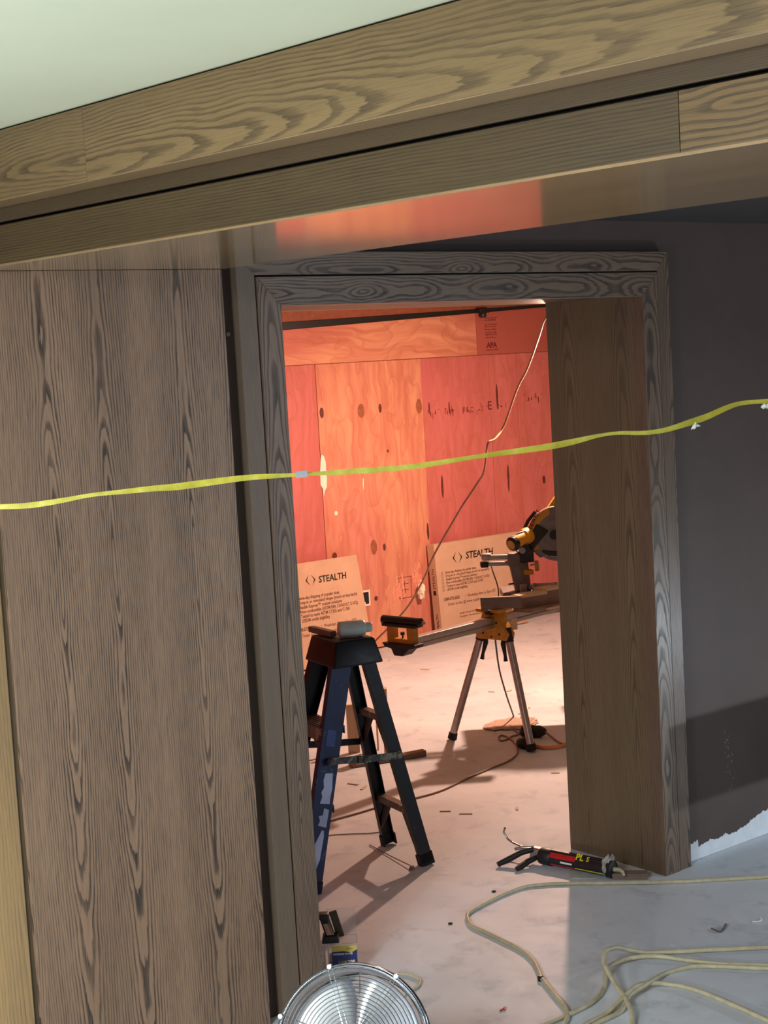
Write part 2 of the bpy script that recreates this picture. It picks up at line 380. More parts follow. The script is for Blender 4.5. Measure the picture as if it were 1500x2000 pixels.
# inner casing, three mitred boards
mitre('inner_casing', [(XL,0),(XL,ZH)], [(gl,0),(gl,gz)], YC-.004, YW+.02, M['oak_casing'], (0,0,1), (-2.07,.9))
mitre('inner_casing', [(XR,0),(XR,ZH)], [(gr,0),(gr,gz)], YC-.004, YW+.02, M['oak_casing'], (0,0,1), (-3.665,2.9))
mitre('inner_casing', [(XL,ZH),(XR,ZH)], [(gl,gz),(gr,gz)], YC-.004, YW+.02, M['oak_head'], (1,0,0), (-1.59,0))
# jambs and head lining
MB().box(XR+.006, XR+.09, YW+.015, 4.135, 0, ZH+.03).build('jamb', M['oak_jamb'], door, grain=(0,0,1), bevel=.001, off=(.1,.4))
MB().box(XL-.09, XL-.006, YW+.015, 4.135, 0, ZH+.03).build('jamb', M['oak_jamb'], door, grain=(0,0,1), bevel=.001, off=(.3,1.4))
MB().box(XL-.006, XR+.006, YW+.015, 4.135, ZH+.006, ZH+.09).build('head_jamb', M['oak_jamb'], door, grain=(1,0,0), bevel=.001)
# groove bottom
mb = MB().box(gl-W-.001, gl+.001, YC+.012, YW+.015, 0, gz+W).box(gr-.001, gr+W+.001, YC+.012, YW+.015, 0, gz+W).box(gl-W, gr+W, YC+.012, YW+.015, gz-.001, gz+W+.001)
mb.build('groove', M['groove'], door)

# ---- oak bulkhead beam: runs from the panelled wall out over the viewer's right
beam = struct(thing('trim_1', (1.681, 3.650, 0), rz=math.radians(-85.1)), 'long stepped oak bulkhead running across below the white ceiling')
LB = 6.6
jl = 2.10      # joint in the lower fascia
MB().box(0, LB, .0, .735, 2.162, 2.182).build('soffit_board', M['oak_soffit'], beam, grain=(1,0,0), bevel=.0012)
MB().box(0, jl-.0005, -.002, .02, 2.167, 2.258).build('lower_fascia', M['oak_fine'], beam, grain=(1,0,0), bevel=.001)
MB().box(jl+.0005, LB, -.002, .02, 2.167, 2.258).build('lower_fascia', M['oak_swirl'], beam, grain=(1,0,0), bevel=.001)
MB().box(0, LB, .024, .05, 2.182, 2.459).build('groove', M['groove'], beam)
MB().box(0, LB, .001, .026, 2.266, 2.300).build('middle_rail', M['oak_dark'], beam, grain=(1,0,0), bevel=.001)
ju = .635
MB().box(0, ju-.0004, -.073, .022, 2.300, 2.4548).build('upper_fascia', M['oak_fascia'], beam, grain=(1,0,0), bevel=.0015, off=(-2.05,-.95))
MB().box(ju+.0004, LB, -.073, .022, 2.300, 2.4548).build('upper_fascia', M['oak_fascia'], beam, grain=(1,0,0), bevel=.0015, off=(-2.03,-.1))
MB().box(0, LB, -.0715, .0, 2.2984, 2.300).build('fascia_underside', M['oak_soffit'], beam, grain=(1,0,0))
MB().box(0, LB, .715, .735, 2.182, 2.330).build('back_board', M['oak_fine'], beam, grain=(1,0,0))
MB().box(0, LB, .03, .8, 2.33, 2.50).build('core', M['groove'], beam)

# ---- far wall: red treated plywood
wall_far = struct(MB().box(2.0, 10.0, WY1, WY1+.1, 0, 2.6).build('wall_far', plain('far_wall_board', (150,86,62), .7)), 'far wall sheathed in red treated plywood')
MB().box(3.4, 4.652, WY1-.018, WY1, .012, 1.893).build('plywood_sheet', M['ply_red'], wall_far, grain=(0,0,1), bevel=.001)
MB().box(4.656, 5.962, WY1-.018, WY1, .012, 1.893).build('plywood_sheet', M['ply_red'], wall_far, grain=(0,0,1), bevel=.001, off=(.3,.1))
MB().box(5.966, 6.845, WY1-.018, WY1, .012, 1.893).build('plywood_sheet', M['ply_orange'], wall_far, grain=(0,0,1), bevel=.001, off=(.1,.4))
MB().box(6.8455, 7.462, WY1-.018, WY1, .012, 1.893).build('plywood_sheet', M['ply_red'], wall_far, grain=(0,0,1), bevel=.0004, off=(.8,.9))
MB().box(7.466, 7.726, WY1-.018, WY1, .012, 1.893).build('plywood_sheet', M['ply_red'], wall_far, grain=(0,0,1), bevel=.001, off=(1.8,.3))
MB().box(7.730, 9.0, WY1-.018, WY1, .012, 1.893).build('plywood_sheet', M['ply_red'], wall_far, grain=(0,0,1), bevel=.001, off=(2.8,.3))
def strip(xa, xb, za, zb, mat, off):
    MB().hexa([(xa,WY1-.022,1.898),(xb,WY1-.022,1.898),(xb,WY1,1.898),(xa,WY1,1.898),(xa,WY1-.022,za),(xb,WY1-.022,zb),(xb,WY1,zb),(xa,WY1,za)]).build('plywood_strip', mat, wall_far, grain=(1,0,0), bevel=.001, off=off)
zt = lambda x: 2.118+(x-5.72)*.0405
strip(3.4, 5.72, zt(3.4), zt(5.72), M['ply_strip'], (0,0))
strip(5.724, 7.36, zt(5.724), zt(7.36), M['ply_orange'], (.4,.6))
strip(7.363, 9.0, zt(7.363), zt(9.0), M['ply_strip'], (.2,1.5))
# black tapering strip above the plywood
MB().hexa([(3.4,WY1-.03,zt(3.4)+.003),(8.4,WY1-.03,zt(8.4)+.001),(8.4,WY1,zt(8.4)+.001),(3.4,WY1,zt(3.4)+.003),(3.4,WY1-.03,zt(3.4)+.075),(8.4,WY1-.03,zt(8.4)+.012),(8.4,WY1,zt(8.4)+.012),(3.4,WY1,zt(3.4)+.075)]).build('edge_strip', M['black'], wall_far)
def disc(name, x, z, rx, rz, mat, lean=0.0):
    MB().prism([(rx*math.cos(t)*random.uniform(.9,1.1)+lean*math.sin(t)*rx, rz*math.sin(t)) for t in [2*math.pi*i/14 for i in range(14)]], ((x,WY1-.018,z),(1,0,0),(0,0,1),(0,-1,0)), -.001, .0008).build(name, mat, wall_far)
for x, z, rx, rz in ((5.995,1.585,.017,.034),(6.475,1.585,.013,.030),(6.445,.668,.012,.024),(6.03,.662,.02,.02),(6.35,.338,.014,.016),(6.52,1.30,.008,.01),(7.08,1.55,.006,.045),(6.90,1.56,.007,.04),(7.53,1.60,.010,.09),(6.83,.73,.010,.06),(7.6,1.02,.010,.10),(6.98,1.02,.010,.08),(7.95,.98,.016,.03),(6.11,2.02,.012,.014)):
    disc('knot', x, z, rx, rz, M['knot'])
for x, z, rx, rz in ((6.315,1.578,.028,.046),(6.81,1.578,.026,.05),(6.355,.678,.026,.05)):
    disc('repair_plug', x, z, rx, rz, M['plug'])
# white filler patches on the sheathing
pp = [(5.975,1.318),(5.992,1.31),(6.003,1.27),(6.005,1.16),(6.0,1.11),(5.982,1.085),(5.972,1.05),(5.968,1.10),(5.952,1.13),(5.955,1.21),(5.966,1.30)]
M['filler'] = plain('white_filler', (240,226,212), .7, var=.04)
MB().prism([(x,z) for x,z in pp], ((0,WY1-.018,0),(1,0,0),(0,0,1),(0,-1,0)), -.001, .001).build('filler_patch', M['filler'], wall_far)
MB().prism([(6.062+.014*math.cos(t),.934+.016*math.sin(t)) for t in [i*.9 for i in range(7)]], ((0,WY1-.018,0),(1,0,0),(0,0,1),(0,-1,0)), -.001, .001).build('filler_patch', M['filler'], wall_far)
MB().prism([(6.298,1.145),(6.304,1.13),(6.302,1.09),(6.297,1.06),(6.293,1.10)], ((0,WY1-.018,0),(1,0,0),(0,0,1),(0,-1,0)), -.001, .001).build('filler_patch', M['filler'], wall_far)
M['smear'] = plain('thin_white_smear', (226,150,124), .7, var=.15, scale=60)
mb = MB()
for i in range(70):
    if i < 36: cx, cz = 6.70+random.gauss(0,.022), .42+random.gauss(0,.055)
    else: cx, cz = 6.53+random.gauss(0,.045), .37+random.gauss(0,.04)
    w, h = random.uniform(.003,.012), random.uniform(.012,.04); sk = random.uniform(-.01,.01)
    y = WY1-.0184-.00002*i
    mb.add([(cx-w,y,cz-h),(cx+w*.5,y,cz-h*.8),(cx+w+sk,y,cz+h*.7),(cx-w*.4+sk,y,cz+h)], [(0,1,2,3)])
tag(mb.build('filler_smear', M['smear'], wall_far), 'thin brushed smears of white filler', kind='stuff')
# printed stamps on the plywood
ST = plain('stamp_ink', (104,38,34), .8)
def wall_text(body, x, z, size, shear=0, bold=0, rot=False, sx=1.0):
    A, B = ((1,0,0),(0,0,1)) if not rot else ((0,0,1),(-1,0,0))
    return text_part('stamp', body, size, ST, wall_far, face_mtx((x,WY1-.0228 if z > 1.9 else WY1-.0187,z),A,B), shear, bold, 'CENTER', .0002, sx)
wall_text('APA', 7.50, 1.945, .05, 0, .0025)
wall_text('E', 7.455, 1.515, .085, 0, .001)
mb = MB()                       # worn, illegible print: broken rows of strokes
for i, (xc, zc) in enumerate([(7.50, z) for z in (2.145,2.13,2.10,2.085,2.065,2.045,2.03,2.01,1.925)]):
    x = xc-.055
    while x < xc+.05:
        w = random.uniform(.004,.014); mb.box(x, x+w, WY1-.0227, WY1-.022, zc, zc+random.choice((.006,.009))); x += w+random.uniform(.003,.008)
for xc, zc, n, h in ((6.93,1.515,9,.06),(7.08,1.518,12,.07),(7.24,1.522,14,.075),(7.38,1.52,7,.06),(7.58,1.53,5,.05),(7.83,1.57,8,.05),(7.94,1.57,7,.07)):
    for i in range(n):
        x = xc-.05+random.random()*.1; z = zc+random.uniform(-.02,.03); hh = random.uniform(.012,h*.7)
        if i % 3: mb.box(x, x+.004, WY1-.0187, WY1-.018, z-hh/2, z+hh/2)
        else: mb.box(x, x+.018, WY1-.0187, WY1-.018, z, z+.004)
tag(mb.build('faded_stamp', ST, wall_far), 'faded illegible mill stamp printed on the plywood', kind='stuff')
mb = MB()
fr = ((0,WY1-.0186,0),(1,0,0),(0,0,1),(0,-1,0))
for (xa,xb,za,zb) in ((6.55,6.66,.445,.449),(6.55,6.66,.305,.309),(6.55,6.554,.305,.449),(6.656,6.66,.305,.449),(6.575,6.635,.40,.404),(6.575,6.635,.36,.364),(6.60,6.604,.34,.42)):
    mb.box(xa,xb,WY1-.0188,WY1-.018,za,zb)
mb.build('stamp_frame', ST, wall_far)['kind'] = 'stuff'
# electrical outlet box in the plywood
ob = thing('outlet_box', (6.262, WY1-.018, .352), 'open square electrical outlet cut-out with white rim in red plywood', 'outlet box')
MB().box(-.036,.036,-.004,.0,-.052,-.040).box(-.036,.036,-.004,0,.040,.052).box(-.036,-.026,-.004,0,-.040,.040).box(.026,.036,-.004,0,-.040,.040).build('rim', M['paper'], ob)
MB().box(-.026,.026,-.0015,0.001,-.040,.040).build('recess', M['black'], ob)
MB().prism([(-.026,-.040),(-.002,-.040),(-.004,-.026),(-.014,-.020),(-.026,-.022)], ((0,0,0),(1,0,0),(0,0,1),(0,-1,0)), .0015, .003).build('wire_end', M['paper'], ob)
# black fixture at the top of the plywood
cl = thing('ceiling_bracket', (7.40, WY1-.03, zt(7.4)+.01), 'small black bracket fixed at the ceiling line above the plywood', 'bracket')
MB().box(-.045,.045,-.05,-.0,-.012,.016).build('plate', M['black'], cl, bevel=.004)
MB().lathe([(.018,0),(.026,.01),(.026,.03),(.018,.04)], ((0,-.025,-.045),(1,0,0),(0,1,0),(0,0,1)), 12).build('cup', M['darkmetal'], cl, smooth=40)

# ================================================================ THINGS IN THE FAR ROOM
# ---- work lamp hanging behind the right jamb (source of the orange light)
LAMP = (6.12, 6.0, 2.0)
M['glow'] = Nodes('lamp_glow')
M['glow'].b.inputs['Emission Color'].default_value = (1,.62,.36,1); M['glow'].b.inputs['Emission Strength'].default_value = 30
M['glow'] = M['glow'].fin((1,.8,.6,1), .5)
lp = thing('work_lamp', (LAMP[0], LAMP[1], 2.235), 'caged site lamp hung from the far ceiling behind the right jamb', 'lamp')
MB().lathe([(.004,0),(.004,-.10),(.022,-.11),(.024,-.15),(.018,-.16)], ((0,0,0),(1,0,0),(0,1,0),(0,0,1)), 16).build('socket', M['black'], lp, smooth=40)
MB().lathe([(.012,-.16),(.026,-.19),(.032,-.235),(.028,-.27),(.012,-.285)], ((0,0,0),(1,0,0),(0,1,0),(0,0,1)), 16).build('bulb', M['glow'], lp, smooth=60)
MB().lathe([(.020,-.11),(.034,-.20),(.055,-.30),(.075,-.345),(.073,-.347),(.053,-.304),(.032,-.204),(.018,-.114)], ((0,0,0),(1,0,0),(0,1,0),(0,0,1)), 32, cap=False).build('hood', M['alu'], lp, smooth=50)
point_light('work_lamp_light', (LAMP[0], LAMP[1], 1.88), .035, 285, (1.0, .585, .42))

# ---- cardboard boxes
def cardboard(name, rgb):
    k = Nodes(name); v = k.obj()
    n = k.noise(v, 6, 4, .6); f = k.noise(v, 160, 3, .6)
    c = lin(rgb)
    col = k.ramp(n, [(.3, tuple(x*.9 for x in c[:3])+(1,)), (.7, tuple(x*1.06 for x in c[:3])+(1,))])
    col = k.mix(k.gramp(f, (.5,0),(.8,.2)), col, lin((160,124,98)))
    k.bump(f, .05, .001)
    return k.fin(col, .8, 0, .25)
M['card'] = cardboard('cardboard', (198,164,138))
INK = M['ink']; FADE = M['ink_faded']
def flat_carton(xl, yb, w, h, th, ang, label, pts):
    bx = thing('cardboard_box', (xl, yb, 0), label, 'box', group='printed flat cartons leaning on the plywood')
    a = math.radians(ang); B = Vector((0, math.sin(a), math.cos(a))); Nn = Vector((0, math.cos(a), -math.sin(a))); A = Vector((1,0,0))
    lift = th*math.sin(a)
    O = Vector((0,0,lift))
    def sl(u0,u1,v0,v1,d0,d1): return [O+A*u+B*v+Nn*d for d in (d0,d1) for (u,v) in ((u0,v0),(u1,v0),(u1,v1),(u0,v1))]
    MB().hexa(sl(0,w,0,h,0,th)).build('body', M['card'], bx, bevel=.0025)
    MB().hexa(sl(.002,w-.002,h,h+.003,.004,th*.5-.001)).build('flap', M['card'], bx)
    MB().hexa(sl(.002,w-.002,h,h+.003,th*.5+.001,th-.004)).build('flap', M['card'], bx)
    def tx(body, u, v, size, mat, **kw):
        return text_part('printed_text', body, size, mat, bx, face_mtx(O+A*u+B*v-Nn*.0008, A, B), **kw)
    tx('STEALTH', *pts['logo'], pts['logo_size'], INK, shear=.15, bold=pts['logo_size']*.02, sx=pts.get('sx',1.0))
    # angular bracket emblem
    u, v = pts['mark']; s = pts['mark_size']
    fr = (O+A*u+B*v-Nn*.0003, A, B, -Nn)
    MB().prism([(-s*.15,s*.62),(-s*.72,0),(-s*.15,-s*.62),(-s*.52,0)], fr, -.0003, .0006).build('printed_emblem', INK, bx)
    MB().prism([(s*.15,s*.62),(s*.52,0),(s*.15,-s*.62),(s*.72,0)], fr, -.0003, .0006).build('printed_emblem', INK, bx)
    for body, uu, vv, size, mat, kw in pts['lines']: tx(body, uu, vv, size, mat, **kw)
    return bx, O, A, B, Nn
LINES = ['Same-day shipping of popular sizes', 'Drop-in or concealed hinges (touch or key-latch)', 'Stealth Express\u2122 custom solutions', 'Non-combustible (ASTM E84, CAN/ULC S-102)', 'Tested to meet ASTM C1355 and C1381', 'LEED\u00ae credit eligibility']
def line_set(u0, v0, dv, size, sx, u1, v1, size2, chk=None):
    L = [(t, u0, v0-dv*i, size, FADE, dict(sx=sx, bold=size*.012)) for i, t in enumerate(LINES)]
    L += [('1.800.572.5625', u1, v1, size2, FADE, dict(sx=sx, bold=size2*.03)), ('\u2022  Weekdays 8am to 5pm EST', u1+size2*8.3*sx, v1, size2, FADE, dict(sx=sx)),
          ('Order on-line @ www.stealth.com', u1+size2*1.2, v1-size2*1.35, size2, FADE, dict(sx=sx))]
    return L
# left carton : base X 5.42..6.17
F1 = [(0.2978, 0.5318), (0.3876, 0.5198), (0.5426, 0.5387), (0.2284, 0.4308), (0.1982, 0.2894), (0.1862, 0.2331), (0.7225, 0.6559), (0.2455, 0.6593), (0.6423, 0.0134)]
F2 = [(0.1676, 0.5271), (0.2745, 0.521), (0.4904, 0.5302), (0.0771, 0.4373), (0.0618, 0.3209), (0.0392, 0.2544), (0.6808, 0.6405), (-0.0649, 0.642), (-0.0683, 0.0272)]
h1 = .66; h2 = .64
flat_carton(5.42, 7.82, F1[6][0], F1[6][1], .07, 11, 'tall tan carton printed with black logo, standing behind the blue stepladder',
    dict(logo=(F1[1][0], F1[1][1]), logo_size=.058, sx=.95, mark=(F1[0][0]+.03, F1[0][1]+.012), mark_size=.055,
         lines=line_set(F1[3][0]-.02, F1[3][1], (F1[3][1]-F1[4][1])/5, .029, .80, F1[5][0]-.03, F1[5][1]+.004, .029)))
c2, O, A, B, Nn = flat_carton(6.80, 7.90, .80, F2[7][1], .075, 4, 'wide tan carton printed with black logo, leaning on plywood behind the saw',
    dict(logo=(F2[1][0], F2[1][1]-.005), logo_size=.066, sx=.95, mark=(F2[0][0]+.032, F2[0][1]+.006), mark_size=.062,
         lines=line_set(F2[3][0], F2[3][1], (F2[3][1]-F2[4][1])/5, .024, .84, F2[5][0], F2[5][1]+.002, .028)
         + [('Stealth Access Panels are', F2[5][0]+.13, F2[5][1]-.105, .018, FADE, {}), ('Designed / Manufactured by', F2[5][0]+.13, F2[5][1]-.128, .018, FADE, {})]))
mb = MB()
for i in range(6):
    u = F2[3][0]-.036; v = F2[3][1]-(F2[3][1]-F2[4][1])/5*i
    for a_, b_, c_, d_ in ((0,.015,0,.002),(0,.015,.013,.015),(0,.002,0,.015),(.013,.015,0,.015)):
        mb.prism([(u+a_,v+c_),(u+b_,v+c_),(u+b_,v+d_),(u+a_,v+d_)], (O,A,B,-Nn), .0, .0008)
mb.build('printed_checkbox', FADE, c2)['kind'] = 'stuff'
text_part('printed_text', 'STEALTH', .035, FADE, c2, face_mtx(O+B*.34+Nn*.024-A*.0008, B, Nn))
MB().prism([(.30,.024),(.33,.024),(.33,.050),(.30,.050)], (O,B,Nn,-A), .0, .0008).build('printed_mark', INK, c2)
text_part('printed_text', 'STEALTH', .030, INK, c2, face_mtx(O+B*.05+Nn*.026-A*.0008, B, Nn))
# crumpled plastic beside the carton
def crumple(name, loc, r, mat, label, cat, seed, sq=(1,1,1), sub=3, amp=.55):
    bm = bmesh.new(); bmesh.ops.create_icosphere(bm, subdivisions=sub, radius=1.0)
    for v in bm.verts:
        d = mnoise.noise(Vector(v.co)*2.3+Vector((seed,seed*2,0)))*amp + mnoise.noise(Vector(v.co)*6+Vector((seed,0,seed)))*amp*.4
        v.co *= (1+d)*r; v.co = Vector((v.co.x*sq[0], v.co.y*sq[1], v.co.z*sq[2]))
    zmin = min(v.co.z for v in bm.verts)
    for v in bm.verts: v.co.z -= zmin
    me = bpy.data.meshes.new(name); bm.to_mesh(me); bm.free(); me.materials.append(mat)
    o = bpy.data.objects.new(name, me); COL.objects.link(o); o.location = loc
    return tag(o, label, cat)
M['bag'] = plain('white_plastic_bag', (236,226,206), .45, var=.06)

# ---- stepladder
def ladder_mat(name, rgb, wear, thr):
    k = Nodes(name); v = k.obj()
    n = k.noise(v, 22, 6, .72, .8); m = k.noise(v, 5, 3, .5)
    sc = k.gramp(k.math('ADD', k.math('MULTIPLY', n, .75), k.math('MULTIPLY', m, .35)), (thr, 0), (thr+.05, .75))
    c = lin(rgb)
    base = k.ramp(m, [(.3, tuple(x*.75 for x in c[:3])+(1,)), (.7, tuple(x*1.25 for x in c[:3])+(1,))])
    return k.fin(k.mix(sc, base, lin(wear)), k.math('ADD', k.math('MULTIPLY', n, .3), .26), 0, .4)
M['lad_blue_lit'] = ladder_mat('ladder_navy_lit', (18,36,82), (84,100,132), .63)  # navy of the near rail, raised to include the cool light on it
M['lad_dark'] = ladder_mat('ladder_black', (10,11,16), (70,78,90), .68)
M['lad_tread'] = ladder_mat('ladder_tread', (84,78,76), (150,144,138), .6)
M['lad_spread'] = ladder_mat('ladder_spreader', (70,76,74), (150,156,146), .56)
M['sticker'] = ladder_mat('peeling_sticker', (176,190,222), (40,52,84), .70)
M['sticker_blue'] = plain('blue_sticker', (44,74,150), .4)
lad = thing('stepladder', (3.47, 4.60, 0), 'short paint-worn navy blue stepladder standing just inside the doorway', 'ladder', rz=math.radians(-11.4))
FT = {}
def lerp(a, b, t): return Vector(a)*(1-t)+Vector(b)*t
fN = ((-.285,-.205,.012),(-.052,-.098,.82)); fF = ((-.285,.205,.012),(-.052,.098,.82))
rN = ((.217,-.165,.012),(.052,-.088,.82)); rF = ((.217,.165,.012),(.052,.088,.82))
def channel(p, q, depth, fl, t, side):
    # C channel, web on the outer side (side=-1 near, +1 far); depth runs along local x
    p, q = Vector(p), Vector(q); d = (q-p).normalized(); S = Vector((1,0,0)); S = (S-d*S.dot(d)).normalized(); Nn = d.cross(S).normalized()
    if Nn.y*side < 0: Nn = -Nn
    h = depth/2
    poly = [(-h,0),(h,0),(h,-fl),(h-t,-fl),(h-t,-t),(-h+t,-t),(-h+t,-fl),(-h,-fl)]
    n = len(poly); mb = MB()
    mb.add([p+S*a+Nn*b for a, b in poly]+[q+S*a+Nn*b for a, b in poly], [tuple(range(n)), tuple(range(n,2*n))]+[(i,n+i,n+(i+1)%n,(i+1)%n) for i in range(n)])
    return mb, S, Nn
for (p, q), side, mt in ((fN,-1,M['lad_blue_lit']),(fF,1,M['lad_dark'])):
    mb, S, Nn = channel(p, q, .078, .032, .004, side); rl = mb.build('front_rail', mt, lad, bevel=.001)
    mb2, _, _ = channel(lerp(p,q,-.012), lerp(p,q,.05), .084, .036, .006, side); mb2.build('rubber_foot', M['rubber'], rl)
    if side < 0:
        P0, Q0 = Vector(p), Vector(q); fr = (P0, S, (Q0-P0), Nn)
        def st(poly, m, nm): MB().prism([(a*.039, b) for a, b in poly], fr, .0003, .0012).build(nm, m, rl)
        st([(-.2,.50),(.55,.505),(.62,.47),(.7,.44),(.62,.40),(.66,.375),(-.35,.372),(-.2,.40),(-.35,.42),(-.15,.44),(-.3,.47)], M['sticker'], 'sticker')
        st([(.15,.355),(.66,.35),(.62,.275),(-.25,.28),(-.1,.30),(-.3,.32),(.1,.325)], M['sticker'], 'sticker')
        st([(.2,.262),(.42,.262),(.5,.24),(.42,.14),(.1,.09),(-.35,.10),(-.5,.15),(-.3,.20)], M['sticker'], 'sticker')
        st([(-.55,.685),(.35,.685),(.35,.615),(-.55,.615)], M['sticker_blue'], 'sticker')
for (p, q), side in ((rN,-1),(rF,1)):
    mb, S, Nn = channel(p, q, .050, .026, .004, side); rl = mb.build('rear_rail', M['lad_dark'], lad, bevel=.001)
    mb2, _, _ = channel(lerp(p,q,-.012), lerp(p,q,.045), .058, .03, .006, side); mb2.build('rubber_foot', M['rubber'], rl)
# moulded top cap, flared at the foot
MB().hexa([(-.105,-.128,.785),(.100,-.128,.785),(.100,.128,.785),(-.105,.128,.785),(-.082,-.105,.880),(.078,-.105,.880),(.078,.105,.880),(-.082,.105,.880)]).build('top_cap', M['lad_dark'], lad, bevel=.008, seg=3, smooth=50)
mb = MB()
for x in (-.04,.0,.04):
    for y in (-.07,-.02,.05): mb.lathe([(.008,0),(.008,.0012)], ((x,y,.8802),(1,0,0),(0,1,0),(0,0,1)), 10)
mb.build('cap_recess', M['black'], lad)['kind'] = 'stuff'
for z in (.30, .575):
    t = z/.82; a, b = lerp(fN[0],fN[1],t), lerp(fF[0],fF[1],t)
    o = MB().box(a.x-.048, a.x+.048, a.y+.006, b.y-.006, z-.008, z).box(a.x-.048, a.x-.043, a.y+.006, b.y-.006, z-.05, z-.008).box(a.x+.043, a.x+.048, a.y+.006, b.y-.006, z-.03, z-.008).build('tread', M['lad_tread'], lad, bevel=.0015)
    mb = MB()
    for k in range(6): mb.box(a.x-.04+.014*k, a.x-.034+.014*k, a.y+.008, b.y-.008, z, z+.0025)
    mb.build('grip_rib', M['lad_tread'], o)['kind'] = 'stuff'
    MB().bar((a.x-.045,a.y+.012,z-.10),(a.x-.045,a.y+.075,z-.04),.02,.004,(1,0,0)).build('knee_brace', M['lad_dark'], lad)
    MB().bar((a.x-.045,b.y-.012,z-.10),(a.x-.045,b.y-.075,z-.04),.02,.004,(1,0,0)).build('knee_brace', M['lad_dark'], lad)
for z, w in ((.565,.024),(.205,.026)):
    t = z/.82; a, b = lerp(rN[0],rN[1],t), lerp(rF[0],rF[1],t)
    MB().box(a.x-.012, a.x+.024, a.y+.004, b.y-.004, z-w/2, z+w/2).build('rear_brace', M['lad_tread'], lad, bevel=.002)
    MB().bar((a.x+.005,a.y+.005,z-.115),(a.x+.005,a.y+.085,z-.008),.030,.006,(1,0,0)).build('knee_brace', M['lad_dark'], lad)
    MB().bar((a.x+.005,b.y-.005,z-.115),(a.x+.005,b.y-.085,z-.008),.040,.006,(1,0,0)).build('knee_brace', M['lad_dark'], lad)
for F_, R_, side, mt in ((fN,rN,-1,M['lad_spread']),(fF,rF,1,M['lad_dark'])):
    a = lerp(F_[0],F_[1],.555); b = lerp(R_[0],R_[1],.52); off = Vector((0,.010*side,0)); a += off; b += off
    mid = (a+b)/2+Vector((.0,0,-.004))
    sp = MB().bar(a, mid+(b-a).normalized()*.03, .006, .026).bar(mid-(b-a).normalized()*.03+Vector((0,.007*side,0)), b+Vector((0,.007*side,0)), .006, .026).build('spreader', mt, lad, bevel=.002)
    for p in (a, mid, b): MB().lathe([(.014,0),(.014,.008),(.008,.014)], (p+Vector((0,.004*side,0)),(1,0,0),(0,0,1),(0,side,0)), 12).build('rivet', mt, sp, smooth=40)
# things lying on the ladder top
M['bottle'] = plain('milky_plastic', (196,206,204), .35, var=.05)
bt = thing('plastic_bottle', (3.485,4.545,.881), 'white plastic bottle lying on its side on the ladder top', 'bottle', rz=math.radians(-27))
fr = ((-.062,0,.030),(0,1,0),(0,0,1),(1,0,0))
MB().lathe([(.010,-.001),(.025,0),(.0285,.004),(.0295,.01),(.0295,.088),(.027,.098),(.018,.104)], fr, 28).build('body', M['bottle'], bt, smooth=45)
MB().lathe([(.017,.103),(.0185,.107),(.0185,.122),(.016,.126)], fr, 20).build('cap', M['bottle'], bt, smooth=45)
wsx = MB().bar((0,0,.012),(.0,.17,.012),.026,.022).build('wood_strip', M['grey_wood'], grain=(0,1,0), bevel=.002)
wsx.location = (3.425,4.60,.881); wsx.rotation_euler = (0,0,math.radians(-8))
tag(wsx, 'short grey-brown moulding strip lying on the ladder top beside the bottle', 'wood strip')

# ---- mitre saw stand
st = thing('saw_stand', (5.04, 5.54, 0), 'folding saw stand with long aluminium beam and yellow brackets', 'stand', rz=math.radians(9))
ZB = .600
prof = [(-.024,-.026),(.024,-.026),(.024,-.008),(.019,-.004),(.024,0),(.024,.026),(-.024,.026),(-.024,0),(-.019,-.004),(-.024,-.008)]
MB().sweep((-.60,0,ZB),(1.95,0,ZB),prof).build('beam', M['alu'], st, bevel=.0015)
for xb in (.075, 1.25):
    br = MB().prism([(-.048,.655),(.048,.655),(.060,.62),(.062,.60),(.100,.545),(.092,.515),(-.092,.515),(-.100,.545),(-.062,.60),(-.060,.62)], ((xb,0,0),(0,1,0),(0,0,1),(1,0,0)), -.03, .03).build('bracket', M['yellow_dirty'], st, bevel=.004)
    for ya in (-.07,.02): MB().box(xb-.055,xb+.055,ya,ya+.05,.652,.668).build('clamp', M['yellow_dirty'], br, bevel=.003)
    MB().box(xb-.05,xb+.05,-.02,.02,.640,.662).build('latch', M['black'], br, bevel=.003)
    for y, z in ((-.05,.545),(.05,.545),(.0,.53),(-.035,.60)): MB().lathe([(.005,0),(.005,.004)], ((xb-.03,y,z),(0,1,0),(0,0,1),(-1,0,0)), 10).build('bolt', M['darkmetal'], br)
    for s_ in (-1, 1):
        leg = MB().tube([(xb,.075*s_,.56),(xb-.075,.245*s_,.012)], .0185, 16).build('leg', M['alu'], st, smooth=40)
        a, b = Vector((xb,.075*s_,.56)), Vector((xb-.075,.245*s_,.012))
        MB().tube([lerp(a,b,.955), lerp(a,b,1.0)+Vector((0,0,-.006))], [.0215,.0235], 14).build('rubber_foot', M['rubber'], leg, smooth=40)
        MB().tube([lerp(a,b,-.02), lerp(a,b,.10)], .022, 12).build('collar', M['black'], leg, smooth=40)
        MB().tube([lerp(a,b,.05)+Vector((0,-.028*s_,0)), lerp(a,b,.12)+Vector((0,-.042*s_,0)), lerp(a,b,.22)+Vector((0,-.044*s_,0)), lerp(a,b,.27)+Vector((.0,-.048*s_,0))], [.010,.013,.008,.011], 8).build('lever', M['black'], leg, smooth=50)
